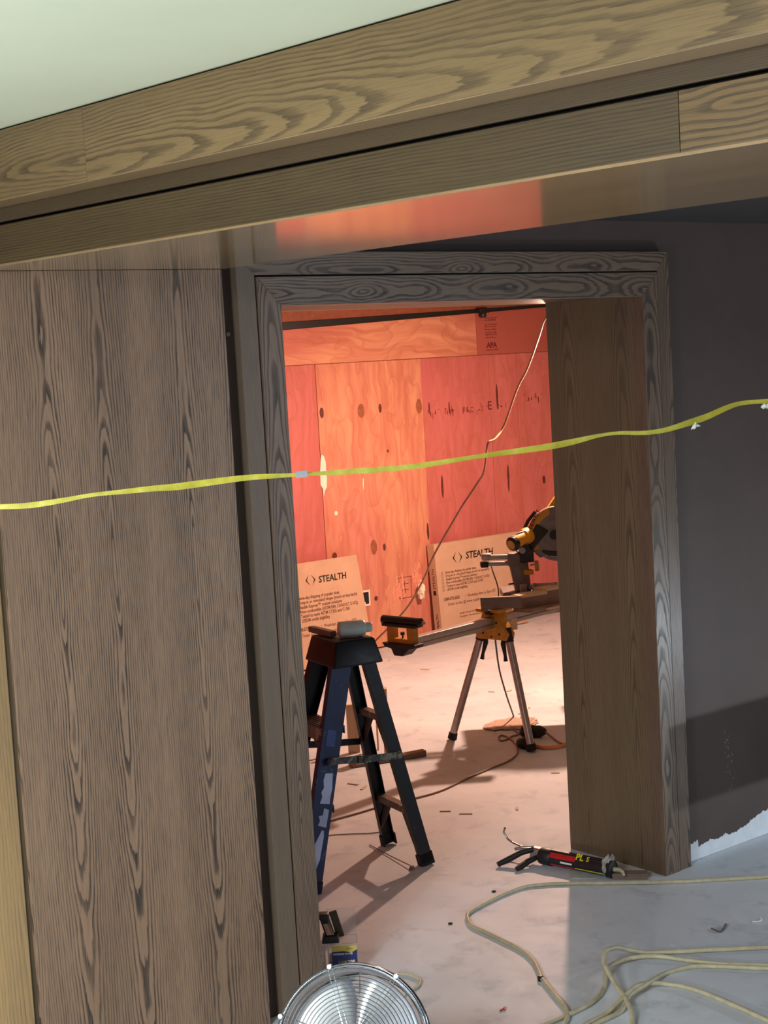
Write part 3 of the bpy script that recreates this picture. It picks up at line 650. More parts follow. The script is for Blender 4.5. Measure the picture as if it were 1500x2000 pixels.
for xe, sg in ((-.60,-1),(1.95,1)):
    ws = MB().prism([(-.10,.612),(.10,.612),(.085,.592),(.045,.586),(.030,.555),(-.022,.555),(-.060,.588),(-.09,.594)], ((xe,0,0),(0,1,0),(0,0,1),(1,0,0)), -.035, .035).build('end_casting', M['black'], st, bevel=.004)
    MB().box(xe-.02,xe+.02,-.078,-.045,.612,.690).box(xe-.02,xe+.02,.045,.078,.612,.690).box(xe-.02,xe+.02,-.045,.045,.612,.632).box(xe-.02,xe+.02,-.045,.045,.682,.690).build('support_frame', M['yellow_dirty'], st, bevel=.003)
    ro = MB().lathe([(.012,-.115),(.021,-.113),(.021,.113),(.012,.115)], ((xe,0,.711),(1,0,0),(0,0,1),(0,1,0)), 20).build('roller', M['black'], st, smooth=40)
    MB().lathe([(.007,-.135),(.007,.0)], ((xe,0,.711),(1,0,0),(0,0,1),(0,1,0)), 10).build('axle', M['steel'], ro, smooth=40)
    MB().box(xe-.03,xe+.03,-.10,.10,.686,.700).build('roller_cradle', M['black'], st, bevel=.003)
    kn = MB().lathe([(.004,.632),(.004,.645),(.010,.648),(.010,.660)], ((xe,0,0),(1,0,0),(0,1,0),(0,0,1)), 10).build('knob', M['black'], st, smooth=40)

# ---- sliding mitre saw, seen from behind (local x to the viewer's right, y away)
SA = math.radians(-38.8)
saw = thing('mitre_saw', (5.55, 5.63, 0), 'yellow and grey sliding mitre saw clamped on the stand', 'saw', rz=SA)
S_ = [(-0.3064, 0.8724), (-0.1769, 0.8676), (-0.3083, 0.8333), (-0.1864, 0.8316), (-0.1645, 0.8564), (-0.142, 0.677), (-0.098, 0.8892), (-0.1707, 0.9404), (-0.0966, 0.9726), (0.0497, 1.11), (-0.0539, 0.9989), (0.0084, 0.891), (-0.0806, 0.7103), (0.0072, 0.6422)]
zb = .655
MB().box(-.20,.30,-.12,.16,zb-.007,zb).build('mounting_rail', M['darkmetal'], saw, bevel=.003)
MB().box(-.22,.32,-.03,.20,zb,zb+.035).lathe([(.13,zb),(.13,zb+.038)], ((.06,.06,0),(1,0,0),(0,1,0),(0,0,1)), 28).build('base', M['castgrey'], saw, bevel=.003)
MB().hexa([(-.155,-.03,zb+.035),(-.075,-.03,zb+.035),(-.075,.05,zb+.035),(-.155,.05,zb+.035),(-.182,-.02,.845),(-.085,-.02,.845),(-.085,.045,.845),(-.182,.045,.845)]).box(-.186,-.09,-.022,.048,.82,.888).build('column', M['castgrey'], saw, bevel=.008, seg=3, smooth=50)
MB().tube([(-.31,.0,.872),(-.17,.0,.868)], .0155, 18).build('slide_tube', M['steel'], saw, smooth=40)
MB().tube([(-.312,.02,.836),(-.17,.02,.832)], .0135, 18).build('slide_tube', M['steel'], saw, smooth=40)
MB().box(-.325,-.285,-.02,.04,.822,.85).build('tube_clamp', M['black'], saw, bevel=.006, smooth=50)
MB().box(-.318,-.27,-.016,.03,.858,.892).build('tube_clamp', M['alu'], saw, bevel=.006, smooth=50)
MB().box(-.125,-.055,-.03,.05,.838,.905).lathe([(.028,-.05),(.028,.06)], ((-.10,0,.905),(1,0,0),(0,0,1),(0,1,0)), 18).build('pivot_head', M['darkmetal'], saw, bevel=.004)
MB().lathe([(.016,-.065),(.016,-.05)], ((-.115,0,.905),(1,0,0),(0,0,1),(0,1,0)), 16).build('pivot_cap', M['steel'], saw, smooth=40)
MB().hexa([(-.115,.0,.90),(-.07,.0,.88),(-.07,.04,.88),(-.115,.04,.90),(-.03,.0,1.03),(.03,.0,.99),(.03,.04,.99),(-.03,.04,1.03)]).build('arm', M['darkmetal'], saw, bevel=.006, smooth=50)
MB().box(-.05,-.03,-.02,.03,.79,.84).build('bevel_lock', M['yellow_dirty'], saw, bevel=.004)
MB().box(-.11,-.06,-.03,.02,.775,.80).build('bevel_lock', M['yellow_dirty'], saw, bevel=.004)
MB().tube([(-.075,-.03,.825),(-.035,-.04,.828)], .005, 8).build('lever', M['steel'], saw)
# motor
ma = Vector((-.172,-.075,.938)); mz = Vector((-.075,.02,.972)); d = (mz-ma).normalized(); a1 = d.orthogonal().normalized(); a2 = d.cross(a1); ln = (mz-ma).length
mot = MB().lathe([(.034,.025),(.036,.03),(.036,ln*.7),(.042,ln*.75),(.042,ln)], (ma,a1,a2,d), 24).build('motor', M['yellow'], saw, smooth=40)
MB().lathe([(.026,0),(.034,.004),(.038,.01),(.038,.03),(.035,.032)], (ma,a1,a2,d), 12).build('motor_cap', M['black'], mot, smooth=30)
MB().lathe([(.024,-.001),(.024,.002)], (ma,a1,a2,d), 20).build('brush_disc', M['yellow_dirty'], mot)
MB().tube([(-.155,-.05,.975),(-.13,-.04,.99),(-.10,-.02,.995),(-.07,0,.99)], .006, 8).build('strap', M['steel'], mot, smooth=50)
MB().tube([(-.145,-.03,.912),(-.14,-.02,.895),(-.12,-.01,.885),(-.10,0,.885)], .003, 6).build('lead', M['steel'], mot, smooth=50)
# blade guard
gc = Vector((.075,.03,.965)); gr_ = .148
arc = [(gr_*math.cos(math.radians(t)), gr_*math.sin(math.radians(t))) for t in range(-20,231,10)]
gd = MB().prism(arc, (gc,(1,0,0),(0,0,1),(0,1,0)), -.022, .022).build('blade_guard', M['castgrey'], saw, bevel=.006, smooth=40)
ring = [(gr_*math.cos(math.radians(t)), gr_*math.sin(math.radians(t))) for t in range(105,216,8)]+[((gr_-.036)*math.cos(math.radians(t)), (gr_-.036)*math.sin(math.radians(t))) for t in range(215,104,-8)]
MB().prism(ring, (gc,(1,0,0),(0,0,1),(0,1,0)), -.0245, -.021).build('guard_band', M['yellow_dirty'], gd)
dirv = (math.cos(math.radians(62)),0,math.sin(math.radians(62)))
text_part('guard_text', 'DEWALT', .026, M['ink'], gd, face_mtx(gc+Vector((-.134,-.0252,.035)), dirv, (-dirv[2],0,dirv[0])), .1, .0007, extrude=.0003)
MB().lathe([(.135,.0),(.135,.003)], (gc+Vector((0,.0,0)),(1,0,0),(0,0,1),(0,1,0)), 60).build('blade', M['steel'], saw)
MB().prism([(.13*math.cos(math.radians(t)), .13*math.sin(math.radians(t))) for t in range(180,361,12)], (gc,(1,0,0),(0,0,1),(0,1,0)), .024, .030).build('lower_guard', plain('tinted_guard', (120,34,38), .35), saw)
MB().tube([(-.035,.03,.925),(-.02,.03,.895),(.02,.03,.878),(.07,.03,.872)], [.012,.022,.026,.026], 10).build('dust_boot', M['black'], saw, smooth=50)
MB().lathe([(.026,0),(.02,.02)], (gc+Vector((-.02,-.045,.005)),(1,0,0),(0,0,1),(0,1,0)), 16).build('arbor_cover', M['black'], saw)
MB().prism([(.0,.0),(.055,.075),(.07,.075),(.075,.03)], ((.02,.06,1.085),(1,0,0),(0,0,1),(0,1,0)), -.02, .02).build('handle', M['yellow'], saw, bevel=.004)
MB().tube([(-.09,.05,1.0),(-.07,.05,1.04),(-.03,.055,1.085)], .009, 8).build('carry_bar', M['black'], saw, smooth=50)
fe = MB().box(-.07,.05,-.075,-.055,.715,.735).box(.035,.055,-.075,-.05,zb+.005,.735).box(-.075,-.05,-.075,-.05,zb+.0,.735).build('fence', M['alu'], saw, bevel=.004)
MB().box(-.135,-.10,-.055,-.03,.69,.735).build('detent_block', M['steel'], saw, bevel=.003)
MB().lathe([(.012,-.06),(.012,-.02)], ((-.08,0,.715),(1,0,0),(0,0,1),(0,1,0)), 12).build('detent_knob', M['steel'], saw, smooth=40)
MB().tube([(-.19,-.02,.732),(-.15,-.02,.735)], .004, 8).build('lock_pin', M['black'], saw)
# cord dropping from the slide tube
SC = [(-0.2687, 0.8341), (-0.2557, 0.7839), (-0.2436, 0.7182), (-0.2405, 0.6763), (-0.2475, 0.5879), (-0.254, 0.4575)]
mbp = [(-.27,.0,.826),(-.262,-.02,.79),(-.248,-.03,.74),(-.243,-.03,.70),(-.245,-.02,.62)]
MB().tube(smooth_path(mbp), .0035, 8).build('power_lead', M['cord_grey'], saw, smooth=50)

# ---- offcuts lying on the stand
PA = (5.10, 5.50)
Bk = [(-0.0881, 0.7287), (0.109, 0.7124), (-0.0889, 0.6637), (-0.0544, 0.6618), (-0.0554, 0.6418), (0.1051, 0.6326)]
off = thing('board_offcut', (PA[0], PA[1], 0), 'flat grey-brown board offcut standing on edge across the yellow bracket', 'wood offcut', rz=SA)
zt_ = Bk[0][1]; z1_ = .669
MB().prism([(Bk[0][0],zt_),(Bk[0][0]+.002,zt_-.068),(Bk[3][0],zt_-.068),(Bk[3][0],z1_),(Bk[1][0],z1_),(Bk[1][0],zt_-.002)], ((0,0,0),(1,0,0),(0,0,1),(0,1,0)), -.012, .012).build('board', M['grey_wood'], off, grain=(1,0,0), bevel=.0015)
def channel_block(px0, loc, w, h, l, rz, label, t=.014):
    o = thing('wood_channel', loc, label, 'wood offcut', rz=rz, group='boxed offcuts on the saw stand')
    MB().box(-l/2,l/2,-w/2,w/2,h-t,h).build('top_board', M['pine'], o, grain=(1,0,0), bevel=.001)
    MB().box(-l/2,l/2,-w/2,-w/2+t,0,h-t).build('side_board', M['walnut'], o, grain=(1,0,0), bevel=.001)
    MB().box(-l/2,l/2,w/2-t,w/2,0,h-t).build('side_board', M['walnut'], o, grain=(1,0,0), bevel=.001)
    MB().box(-l/2,l/2,-w/2+t,w/2-t,0,t).build('bottom_board', M['walnut'], o, grain=(1,0,0), bevel=.001)
    return o
channel_block(0, (5.335,5.530,.647), .075, .066, .17, math.radians(-6), 'pale hollow box offcut on the stand beside the flat board')
channel_block(0, (5.49,5.535,.647), .085, .078, .15, math.radians(-2), 'larger hollow box offcut standing nearest the saw fence')
lay = MB().box(-.5,.5,-.055,.055,0,.018).build('plank', M['walnut'], grain=(1,0,0), bevel=.002)
lay.location = (5.75,5.58,.628); lay.rotation_euler = (0,0,math.radians(9)); tag(lay, 'long brown plank laid along the stand under the hollow offcuts', 'plank')
sl1 = MB().box(-.07,.07,-.012,.012,0,.008).build('batten', M['pine'], grain=(1,0,0), bevel=.001)
sl1.location = (5.45,5.46,.628); sl1.rotation_euler = (0,0,math.radians(7)); tag(sl1, 'thin pale batten lying on the front of the stand', 'batten')
bb = MB().box(-.12,.30,-.04,.04,0,.05).build('stacked_board', M['walnut'], grain=(1,0,0), bevel=.002)
bb.location = (6.02,5.80,.718); bb.rotation_euler = (0,0,SA); tag(bb, 'brown board stacked behind the saw under the crumpled bag', 'board')
bl = MB().box(-.12,.30,-.05,.05,.0,.07).build('support_block', M['walnut'], grain=(1,0,0), bevel=.002)
bl.location = (6.02,5.80,.647); bl.rotation_euler = (0,0,SA); tag(bl, 'brown block on the stand holding up the stacked board', 'wood block')
crumple('plastic_bag', (6.06,5.77,.768), .05, M['bag'], 'crumpled white plastic bag on the boards behind the saw', 'bag', 3.1, (1,.8,.62))
ob_ = MB().box(-.03,.03,-.04,.04,-.06,.0).build('hanging_block', M['pine'], grain=(1,0,0), bevel=.002)
ob_.location = (5.275,5.60,.63-.06); tag(ob_, 'small pale block tucked behind the yellow bracket', 'wood block')
ob_.location = (5.23,5.585,.600)

crumple('plastic_wrap', (6.70,7.98,.29), .05, M['bag'], 'crumpled clear plastic wrap caught beside the wide carton', 'plastic wrap', 8.4, (.45,.5,1.1))

# ---- upright offcuts behind the stepladder
def upright(x, y, w, d, h, rz, tilt, label):
    o = MB().box(-w/2,w/2,-d/2,d/2,0,h).build('wood_offcut', M['pine'], grain=(0,0,1), bevel=.001)
    o.location = (x,y,.0); o.rotation_euler = (tilt,0,rz); return tag(o, label, 'wood offcut', 'offcuts standing behind the ladder')
upright(4.60,5.80,.028,.05,.33,SA,0,'tallest pale offcut standing on end, right of the ladder')
upright(4.64,5.92,.009,.02,.235,SA,0,'thin pale stick standing on end behind the ladder')
upright(4.53,5.97,.055,.02,.24,SA+.2,0,'broad pale offcut standing on end behind the ladder rails')
upright(4.41,6.02,.03,.02,.20,SA+.5,0,'short pale offcut standing on end nearest the blue rail')
pk = MB().hexa([(-.19,-.03,0),(.19,-.022,0),(.19,.022,0),(-.19,.03,0),(-.19,-.03,.014),(.19,-.022,.03),(.19,.022,.03),(-.19,.03,.014)]).build('dark_offcut', M['walnut'], grain=(1,0,0), bevel=.003)
pk.location = (4.53,5.71,0); pk.rotation_euler = (0,0,math.radians(-18)); tag(pk, 'dark brown offcut lying flat on floor below the upright sticks', 'wood offcut')

# ---- cables
def cable(name, pts, r, mat, label, cat='cord', group=None, sub=6, n=8, jit=0.0):
    return tag(MB().tube(smooth_path(pts, sub), r, n).build(name, mat, smooth=60), label, cat, group)
def flat(pts, z): return [(x,y,z) for x,y,_ in pts]
# drop cable from the lamp across the plywood
dp = [(5.7474, 5.7152, 2.0837), (5.7586, 5.7659, 2.0446), (5.7829, 5.8072, 2.0146), (5.8307, 5.8898, 1.9509), (5.8796, 6.0262, 1.8061), (5.8958, 6.1289, 1.6986), (5.9257, 6.2745, 1.5038), (5.8811, 6.3018, 1.4338), (5.8455, 6.3273, 1.4083), (5.8608, 6.3675, 1.3107), (5.8763, 6.4106, 1.2375), (5.8857, 6.462, 1.1927), (5.8392, 6.5483, 1.065), (5.8313, 6.6101, 0.9909), (5.7853, 6.7507, 0.784), (5.7523, 6.8235, 0.6354), (5.7048, 6.9079, 0.4861), (5.6565, 6.9983, 0.38), (5.6088, 7.0899, 0.2877), (5.5916, 7.1605, 0.2253), (5.5649, 7.2392, 0.1659)]
cable('lamp_cable', dp, .0055, M['cord_white'], 'thin pale lamp cable hanging diagonally across the plywood', 'cable')
# trailing cord on the far floor
c1 = [(5.2596, 5.5798, 0.0), (5.2188, 5.5813, 0.0), (5.1498, 5.5528, 0.0), (5.1271, 5.5653, 0.0), (5.1636, 5.6187, 0.0), (5.2051, 5.6331, 0.0), (5.1685, 5.5287, 0.0), (5.079, 5.3998, 0.0), (4.9831, 5.3037, 0.0), (4.8636, 5.2447, 0.0), (4.7439, 5.221, 0.0), (4.6022, 5.1876, 0.0), (4.4778, 5.1526, 0.0), (4.3391, 5.1151, 0.0), (4.206, 5.1142, 0.0), (4.0668, 5.1365, 0.0), (3.8951, 5.1311, 0.0), (3.7608, 5.1325, 0.0), (3.6438, 5.1175, -0.0)]
cable('trailing_cord', flat(c1,.005), .0042, M['cord_dark'], 'long dark cord trailing over the far floor to the ladder')
c2 = [(5.5386, 6.0407, 0.0), (5.5667, 6.0033, 0.0), (5.5502, 5.9273, 0.0), (5.5145, 5.8785, 0.0), (5.4584, 5.8391, 0.0), (5.4016, 5.8025, 0.0), (5.3288, 5.6812, 0.0), (5.2732, 5.5793, 0.0)]
cable('power_cable', [(5.1246, 5.5638, 0.5408), (5.1486, 5.5872, 0.4687), (5.2302, 5.6586, 0.324), (5.3657, 5.7613, 0.1564), (5.451, 5.8231, 0.063)]+flat(c2,.006)[3:], .0045, M['cord_grey'], 'thin grey cord hanging from the stand down to the plugs')
c3 = [(5.3145, 5.4411, 0.0), (5.3027, 5.3729, 0.0), (5.2624, 5.2777, 0.0), (5.2694, 5.2366, 0.0)]
cable('plug_lead', [(*c3[0][:2],.03)]+flat(c3,.007)[1:], .005, M['cord_dark'], 'short dark lead from the upper black plug')
c4 = [(5.1526, 5.3697, 0.0), (5.1445, 5.2848, 0.0), (5.1863, 5.2474, 0.0), (5.2517, 5.2433, 0.0), (5.3318, 5.2698, 0.0)]
cable('orange_cord', flat(c4,.010), .009, M['cord_orange'], 'thick orange extension cord behind the stand foot')
c5 = [(3.581, 4.9911, 0.0), (3.6401, 4.9737, 0.0), (3.7033, 4.9205, -0.0), (3.7486, 4.8779, -0.0), (3.7956, 4.854, 0.0)]
cable('floor_wire', flat(c5,.003), .002, M['cord_grey'], 'thin wire lying on the floor behind the ladder feet', 'wire')
def plug(p, q, r, label):
    o = thing('power_plug', ((p[0]+q[0])/2,(p[1]+q[1])/2,0), label, 'plug', rz=math.atan2(q[1]-p[1],q[0]-p[0]))
    L = math.hypot(q[0]-p[0],q[1]-p[1])/2
    MB().lathe([(r*.5,-L),(r*.9,-L+.01),(r,-L*.4),(r,L*.5),(r*.7,L*.8),(r*.35,L)], ((0,0,r),(0,1,0),(0,0,1),(1,0,0)), 16).build('housing', M['black'], o, smooth=40)
    MB().lathe([(r*1.08,-L*.3),(r*1.08,L*.1)], ((0,0,r),(0,1,0),(0,0,1),(1,0,0)), 12).build('grip_ring', M['rubber'], o, smooth=30)
pl = [(5.2439, 5.549, 0.0), (5.3249, 5.4445, 0.0), (5.0958, 5.4101, 0.0), (5.105, 5.3038, 0.0)]
plug(pl[0], pl[1], .030, 'black plug coupling lying behind the stand leg')
plug(pl[2], pl[3], .026, 'black plug lying nearest the stand foot')
# sawdust mound and chips
sd = crumple('sawdust_pile', (5.40,5.77,0), .12, plain('sawdust', (190,164,146), .95, var=.2, scale=200, bump=.5), 'low heap of sawdust on the floor under the saw', 'sawdust', 5.2, (1.15,.8,.04), 4, .5); sd['kind'] = 'stuff'
chips = [(5.8135, 6.1216, 0.0), (5.7234, 5.9738, 0.0), (5.5994, 5.9009, 0.0), (5.547, 5.8355, 0.0), (4.878, 4.9427, -0.0), (4.4088, 5.7844, 0.0), (4.1693, 5.5172, 0.0), (4.1569, 5.427, 0.0), (5.9536, 6.3693, -0.0), (5.8746, 6.4326, -0.0), (6.0733, 7.2416, 0.0), (6.1324, 7.6606, -0.0), (4.3766, 4.6711, 0.0), (4.1886, 4.7814, 0.0), (4.1578, 4.8751, 0.0), (4.0464, 4.175, 0.0), (3.9619, 5.434, 0.0)]
chm = MB().box(-.022,.022,-.006,.006,0,.004).build('wood_chip', M['pine'], grain=(1,0,0)); 
for i, (x,y,_) in enumerate(chips):
    o = chm if i == 0 else chm.copy()
    if i: COL.objects.link(o)
    o.location = (x,y,.0005); o.rotation_euler = (0,0,random.uniform(0,3.1)); s_ = random.uniform(.5,1.3); o.scale = (s_,random.uniform(.6,1.3),1)
    tag(o, 'small wood chip on the floor beyond the doorway', 'wood chip', 'wood chips on the far floor')
ps = [(4.8976, 4.9459, 0.0), (3.6549, 4.7539, 0.0), (3.5816, 4.408, 0.0), (3.2622, 4.4459, 0.0)]
pstick = MB().tube([(ps[1][0],ps[1][1],.004),((ps[1][0]+ps[2][0])/2,(ps[1][1]+ps[2][1])/2,.006),(ps[2][0],ps[2][1],.012)], .0022, 6).lathe([(.012,0),(.007,.012)], ((ps[2][0],ps[2][1],.002),(1,0,0),(0,1,0),(0,0,1)), 10).build('paint_stick', M['cord_dark'])
tag(pstick, 'thin stick with a pale tip lying between the ladder feet', 'stick')

# ================================================================ THINGS IN THE FRONT ROOM
# ---- caulking gun by the right jamb
g0, g1 = [(3.944, 4.0645, 0.0), (3.9936, 3.7841, 0.0)]
gv = Vector(g1)-Vector(g0); gang = math.atan2(gv.y, gv.x); gl_ = gv.length
gun = thing('caulking_gun', (g0[0], g0[1], 0), 'black caulking gun with red-labelled tube lying against the right jamb', 'caulking gun', rz=gang)
GR = .030
fr = ((0,0,GR+.004),(0,1,0),(0,0,1),(1,0,0))
tube_m = plain('caulk_tube_black', (30,30,36), .4)
tb = MB().lathe([(.012,-.002),(GR*.92,0),(GR*.92,gl_*.98),(.010,gl_)], fr, 28).build('tube', tube_m, gun, smooth=40)
def wrap(x0, x1, a0, a1, r, mat, name, par):
    n = 8; mb = MB()
    pts = [(math.radians(a0+(a1-a0)*i/n)) for i in range(n+1)]
    vs = [(x, r*math.cos(t), GR+.004+r*math.sin(t)) for x in (x0,x1) for t in pts]
    mb.add(vs, [(i,i+1,n+2+i,n+1+i) for i in range(n)])
    mb.build(name, mat, par)
red = plain('label_red', (190,34,34), .4); yel = plain('label_yellow', (226,214,40), .4)
# viewer looks along +x,+y : the near side of the barrel is local -y
wrap(.03, gl_*.50, 118, 160, GR*.925, red, 'red_label', tb)
wrap(.03, gl_*.50, 212, 230, GR*.925, red, 'red_label', tb)
wrap(gl_*.50, gl_*.92, 205, 218, GR*.925, yel, 'yellow_label', tb)
wrap(gl_*.28, gl_*.46, 176, 190, GR*.925, M['paper'], 'white_label', tb)
def bent_text(body, x, ang, size, mat):
    t = math.radians(ang); n = Vector((0,math.cos(t),math.sin(t))); Bv = Vector((0,-math.sin(t),math.cos(t))); Bv = Bv if Bv.z > 0 else -Bv
    text_part('label_text', body, size, mat, tb, face_mtx(Vector((x,0,GR+.004))+n*GR*.935, (1,0,0), Bv), bold=size*.03, extrude=.0003)
bent_text('PL', gl_*.50, 140, .034, yel); bent_text('S', gl_*.66, 138, .026, yel)
MB().lathe([(.010,-.022),(GR*1.02,-.02),(GR*1.06,-.012),(GR*1.06,.026),(GR,.03)], fr, 24).build('rear_collar', M['black'], gun, smooth=40)
MB().bar((0,.0,2*GR+.003),(gl_,0,2*GR+.003),.014,.004).build('cradle_rail', M['black'], gun)
MB().bar((0,GR*.8,GR*.5),(gl_,GR*.8,GR*.5),.004,.012).build('cradle_rail', M['black'], gun)
MB().lathe([(.012,gl_-.016),(GR*1.05,gl_-.012),(GR*1.05,gl_+.006),(.012,gl_+.010)], fr, 20).build('front_plate', M['black'], gun, smooth=40)
nz = MB().tube([(gl_,0,GR+.004),(gl_+.03,0,GR+.008),(gl_+.048,-.004,GR+.004),(gl_+.056,-.008,GR-.008)], [.009,.0075,.006,.005], 10).build('nozzle', M['cord_cream'], gun, smooth=50)
cm = crumple('caulk_blob', (0,0,0), .024, plain('dried_caulk', (170,166,156), .8, var=.3, scale=90), None, None, 6.6, (.55,1.35,1.35), 3, .8)
cm.parent = gun; cm.location = (gl_-.012,0,.004)
for k in ('label','category'):
    if k in cm: del cm[k]
cm.name = 'dried_caulk'
# frame, trigger and handle fan out towards the viewer
MB().tube([(-.02,0,GR+.004),(-.09,.012,GR+.012),(-.17,.028,GR+.02),(-.20,.034,GR+.028),(-.215,.03,GR+.055),(-.20,.02,GR+.075)], .004, 8).build('push_rod', M['steel'], gun, smooth=50)
MB().hexa([(-.07,-.014,.02),(-.015,-.014,.02),(-.015,.014,.02),(-.07,.014,.02),(-.06,-.014,.062),(-.015,-.014,.062),(-.015,.014,.062),(-.06,.014,.062)]).build('frame', M['steel'], gun, bevel=.004)
MB().tube([(-.05,-.005,.055),(-.085,-.04,.045),(-.12,-.085,.022),(-.14,-.115,.012)], [.010,.011,.012,.009], 10).build('handle', M['black'], gun, smooth=50)
MB().tube([(-.03,-.01,.03),(-.045,-.05,.022),(-.05,-.09,.014),(-.052,-.115,.010)], [.009,.011,.012,.009], 10).build('trigger', M['darkmetal'], gun, smooth=50)
MB().tube([(-.055,0,.06),(-.09,-.02,.058),(-.12,-.03,.05)], .006, 8).build('release_lever', M['steel'], gun, smooth=50)
# ---- wood block and caulk crumbs at the foot of the jamb
wb0, wb1 = [(3.9815, 3.7729, 0.0), (4.0602, 3.6837, 0.0)]
wbk = MB().box(0,.125,-.0,.045,0,.022).build('wood_block', M['grey_wood'], grain=(1,0,0), bevel=.0015)
wbk.location = (wb0[0],wb0[1],0); wbk.rotation_euler = (0,0,math.atan2(wb1[1]-wb0[1],wb1[0]-wb0[0])); tag(wbk, 'small brown wood block on the floor at the jamb foot', 'wood block')
# paper scraps under the gun
sc = [(3.957, 3.9618, 0.0), (3.987, 3.8931, 0.0), (3.9564, 3.8264, 0.0), (3.9102, 3.8705, 0.0), (3.8948, 3.8962, 0.0)]
o = MB().add([(x,y,.002+.002*(i%2)) for i,(x,y,_) in enumerate(sc)]+[(x,y,.0005) for x,y,_ in sc], [(0,1,2,3,4),(9,8,7,6,5)]+[(i,(i+1)%5,5+(i+1)%5,5+i) for i in range(5)]).build('paper_scrap', plain('dusty_paper', (186,194,192), .8))
tag(o, 'torn pale paper scrap on the floor below the caulking gun', 'paper scrap')

# ---- cream extension cords
K = {}
K[0] = [(4.4437, 3.3143, 0.0), (4.3523, 3.377, 0.0), (4.2103, 3.4889, 0.0), (4.0965, 3.5852, 0.0), (3.9586, 3.725, 0.0), (3.8318, 3.8602, 0.0), (3.7712, 3.9124, 0.0), (3.7078, 3.9434, -0.0), (3.6108, 3.9411, 0.0), (3.5091, 3.9236, 0.0), (3.4364, 3.907, 0.0), (3.3891, 3.886, 0.0), (3.3513, 3.8417, 0.0), (3.3266, 3.7916, 0.0), (3.3185, 3.7181, 0.0), (3.3054, 3.6191, 0.0), (3.2913, 3.5312, -0.0), (3.2676, 3.463, -0.0), (3.2341, 3.4019, -0.0), (3.1694, 3.3078, 0.0), (3.1078, 3.1909, 0.0), (3.0693, 3.1157, 0.0), (3.0291, 3.0664, 0.0), (2.9762, 3.0329, 0.0), (2.9048, 3.0022, 0.0)]
K[1] = [(3.9111, 2.8875, 0.0), (3.8172, 2.9712, -0.0), (3.6848, 3.0842, 0.0), (3.5946, 3.1575, -0.0), (3.5372, 3.2075, 0.0), (3.4772, 3.2234, 0.0), (3.4071, 3.221, -0.0), (3.3507, 3.2111, -0.0), (3.3212, 3.1963, -0.0), (3.2958, 3.1665, 0.0), (3.2486, 3.0841, 0.0), (3.2075, 3.0108, -0.0), (3.1609, 2.9473, 0.0), (3.1191, 2.9021, 0.0), (3.0552, 2.8448, 0.0)]
K[2] = [(3.7777, 2.7914, -0.0), (3.7057, 2.8866, 0.0), (3.6204, 2.9965, 0.0), (3.5819, 3.0738, -0.0), (3.527, 3.1756, 0.0), (3.4545, 3.2177, 0.0), (3.3678, 3.2101, 0.0), (3.3129, 3.1823, 0.0), (3.2591, 3.1386, 0.0), (3.1934, 3.0998, -0.0), (3.1238, 3.0787, 0.0), (3.041, 3.074, 0.0), (2.9685, 3.0755, 0.0), (2.8792, 3.0767, 0.0)]
K[3] = [(3.7553, 2.7752, 0.0), (3.6867, 2.8722, 0.0), (3.6048, 2.9839, 0.0), (3.5478, 3.0454, 0.0), (3.4557, 3.069, 0.0), (3.3775, 3.0452, -0.0), (3.3196, 3.0301, 0.0), (3.2315, 3.0167, 0.0), (3.1612, 2.9824, 0.0), (3.1042, 2.9771, 0.0), (3.0621, 2.9769, 0.0), (2.9866, 2.964, 0.0)]
K[4] = [(3.3793, 2.5708, 0.0), (3.3894, 2.6467, 0.0), (3.4044, 2.7554, 0.0), (3.4173, 2.8667, -0.0), (3.4159, 2.949, -0.0), (3.3985, 3.0061, 0.0), (3.3504, 3.0354, 0.0), (3.2809, 3.0334, -0.0), (3.2128, 3.0156, -0.0), (3.1196, 3.001, -0.0), (3.0498, 2.9947, 0.0), (2.9671, 2.9844, 0.0)]
K[5] = [(2.8867, 3.6694, -0.0), (2.9081, 3.6582, -0.0), (2.9198, 3.6279, 0.0), (2.9168, 3.5903, 0.0), (2.9032, 3.5647, 0.0), (2.8787, 3.5455, 0.0), (2.8521, 3.5403, 0.0), (2.8131, 3.532, 0.0)]
def lift(pts, base, humps):
    out = []
    for i, (x,y,_) in enumerate(pts): out.append((x,y,base+humps.get(i,0)))
    return out
cable('extension_cord', lift(K[0],.007,{}), .0072, M['cord_cream'], 'dirty cream cord sweeping in a wide loop from doorway to foreground', 'cord', 'cream cords on the concrete', n=10)
cable('extension_cord', lift(K[1],.010,{5:.02,6:.05,7:.06,8:.05,9:.04,10:.02,11:.016,12:.012}), .0072, M['cord_cream'], 'cream cord at right looping over itself and running off the bottom edge', 'cord', 'cream cords on the concrete', n=10)
cable('extension_cord', lift(K[2],.007,{4:.004,5:.006,6:.012,7:.014}), .0072, M['cord_cream'], 'cream cord curling left towards the bottom of the wide loop', 'cord', 'cream cords on the concrete', n=10)
cable('extension_cord', lift(K[3],.007,{5:.012,6:.016,7:.012}), .0072, M['cord_cream'], 'second cream strand running beside the looped cord at right', 'cord', 'cream cords on the concrete', n=10)
cable('extension_cord', lift(K[4],.007,{6:.010,7:.022,8:.018}), .0072, M['cord_cream'], 'nearest cream cord slanting to the lower right corner', 'cord', 'cream cords on the concrete', n=10)
cable('fan_cord', lift(K[5],.006,{}), .005, M['cord_cream'], 'small curl of cream cord showing right of the fan', 'cord')

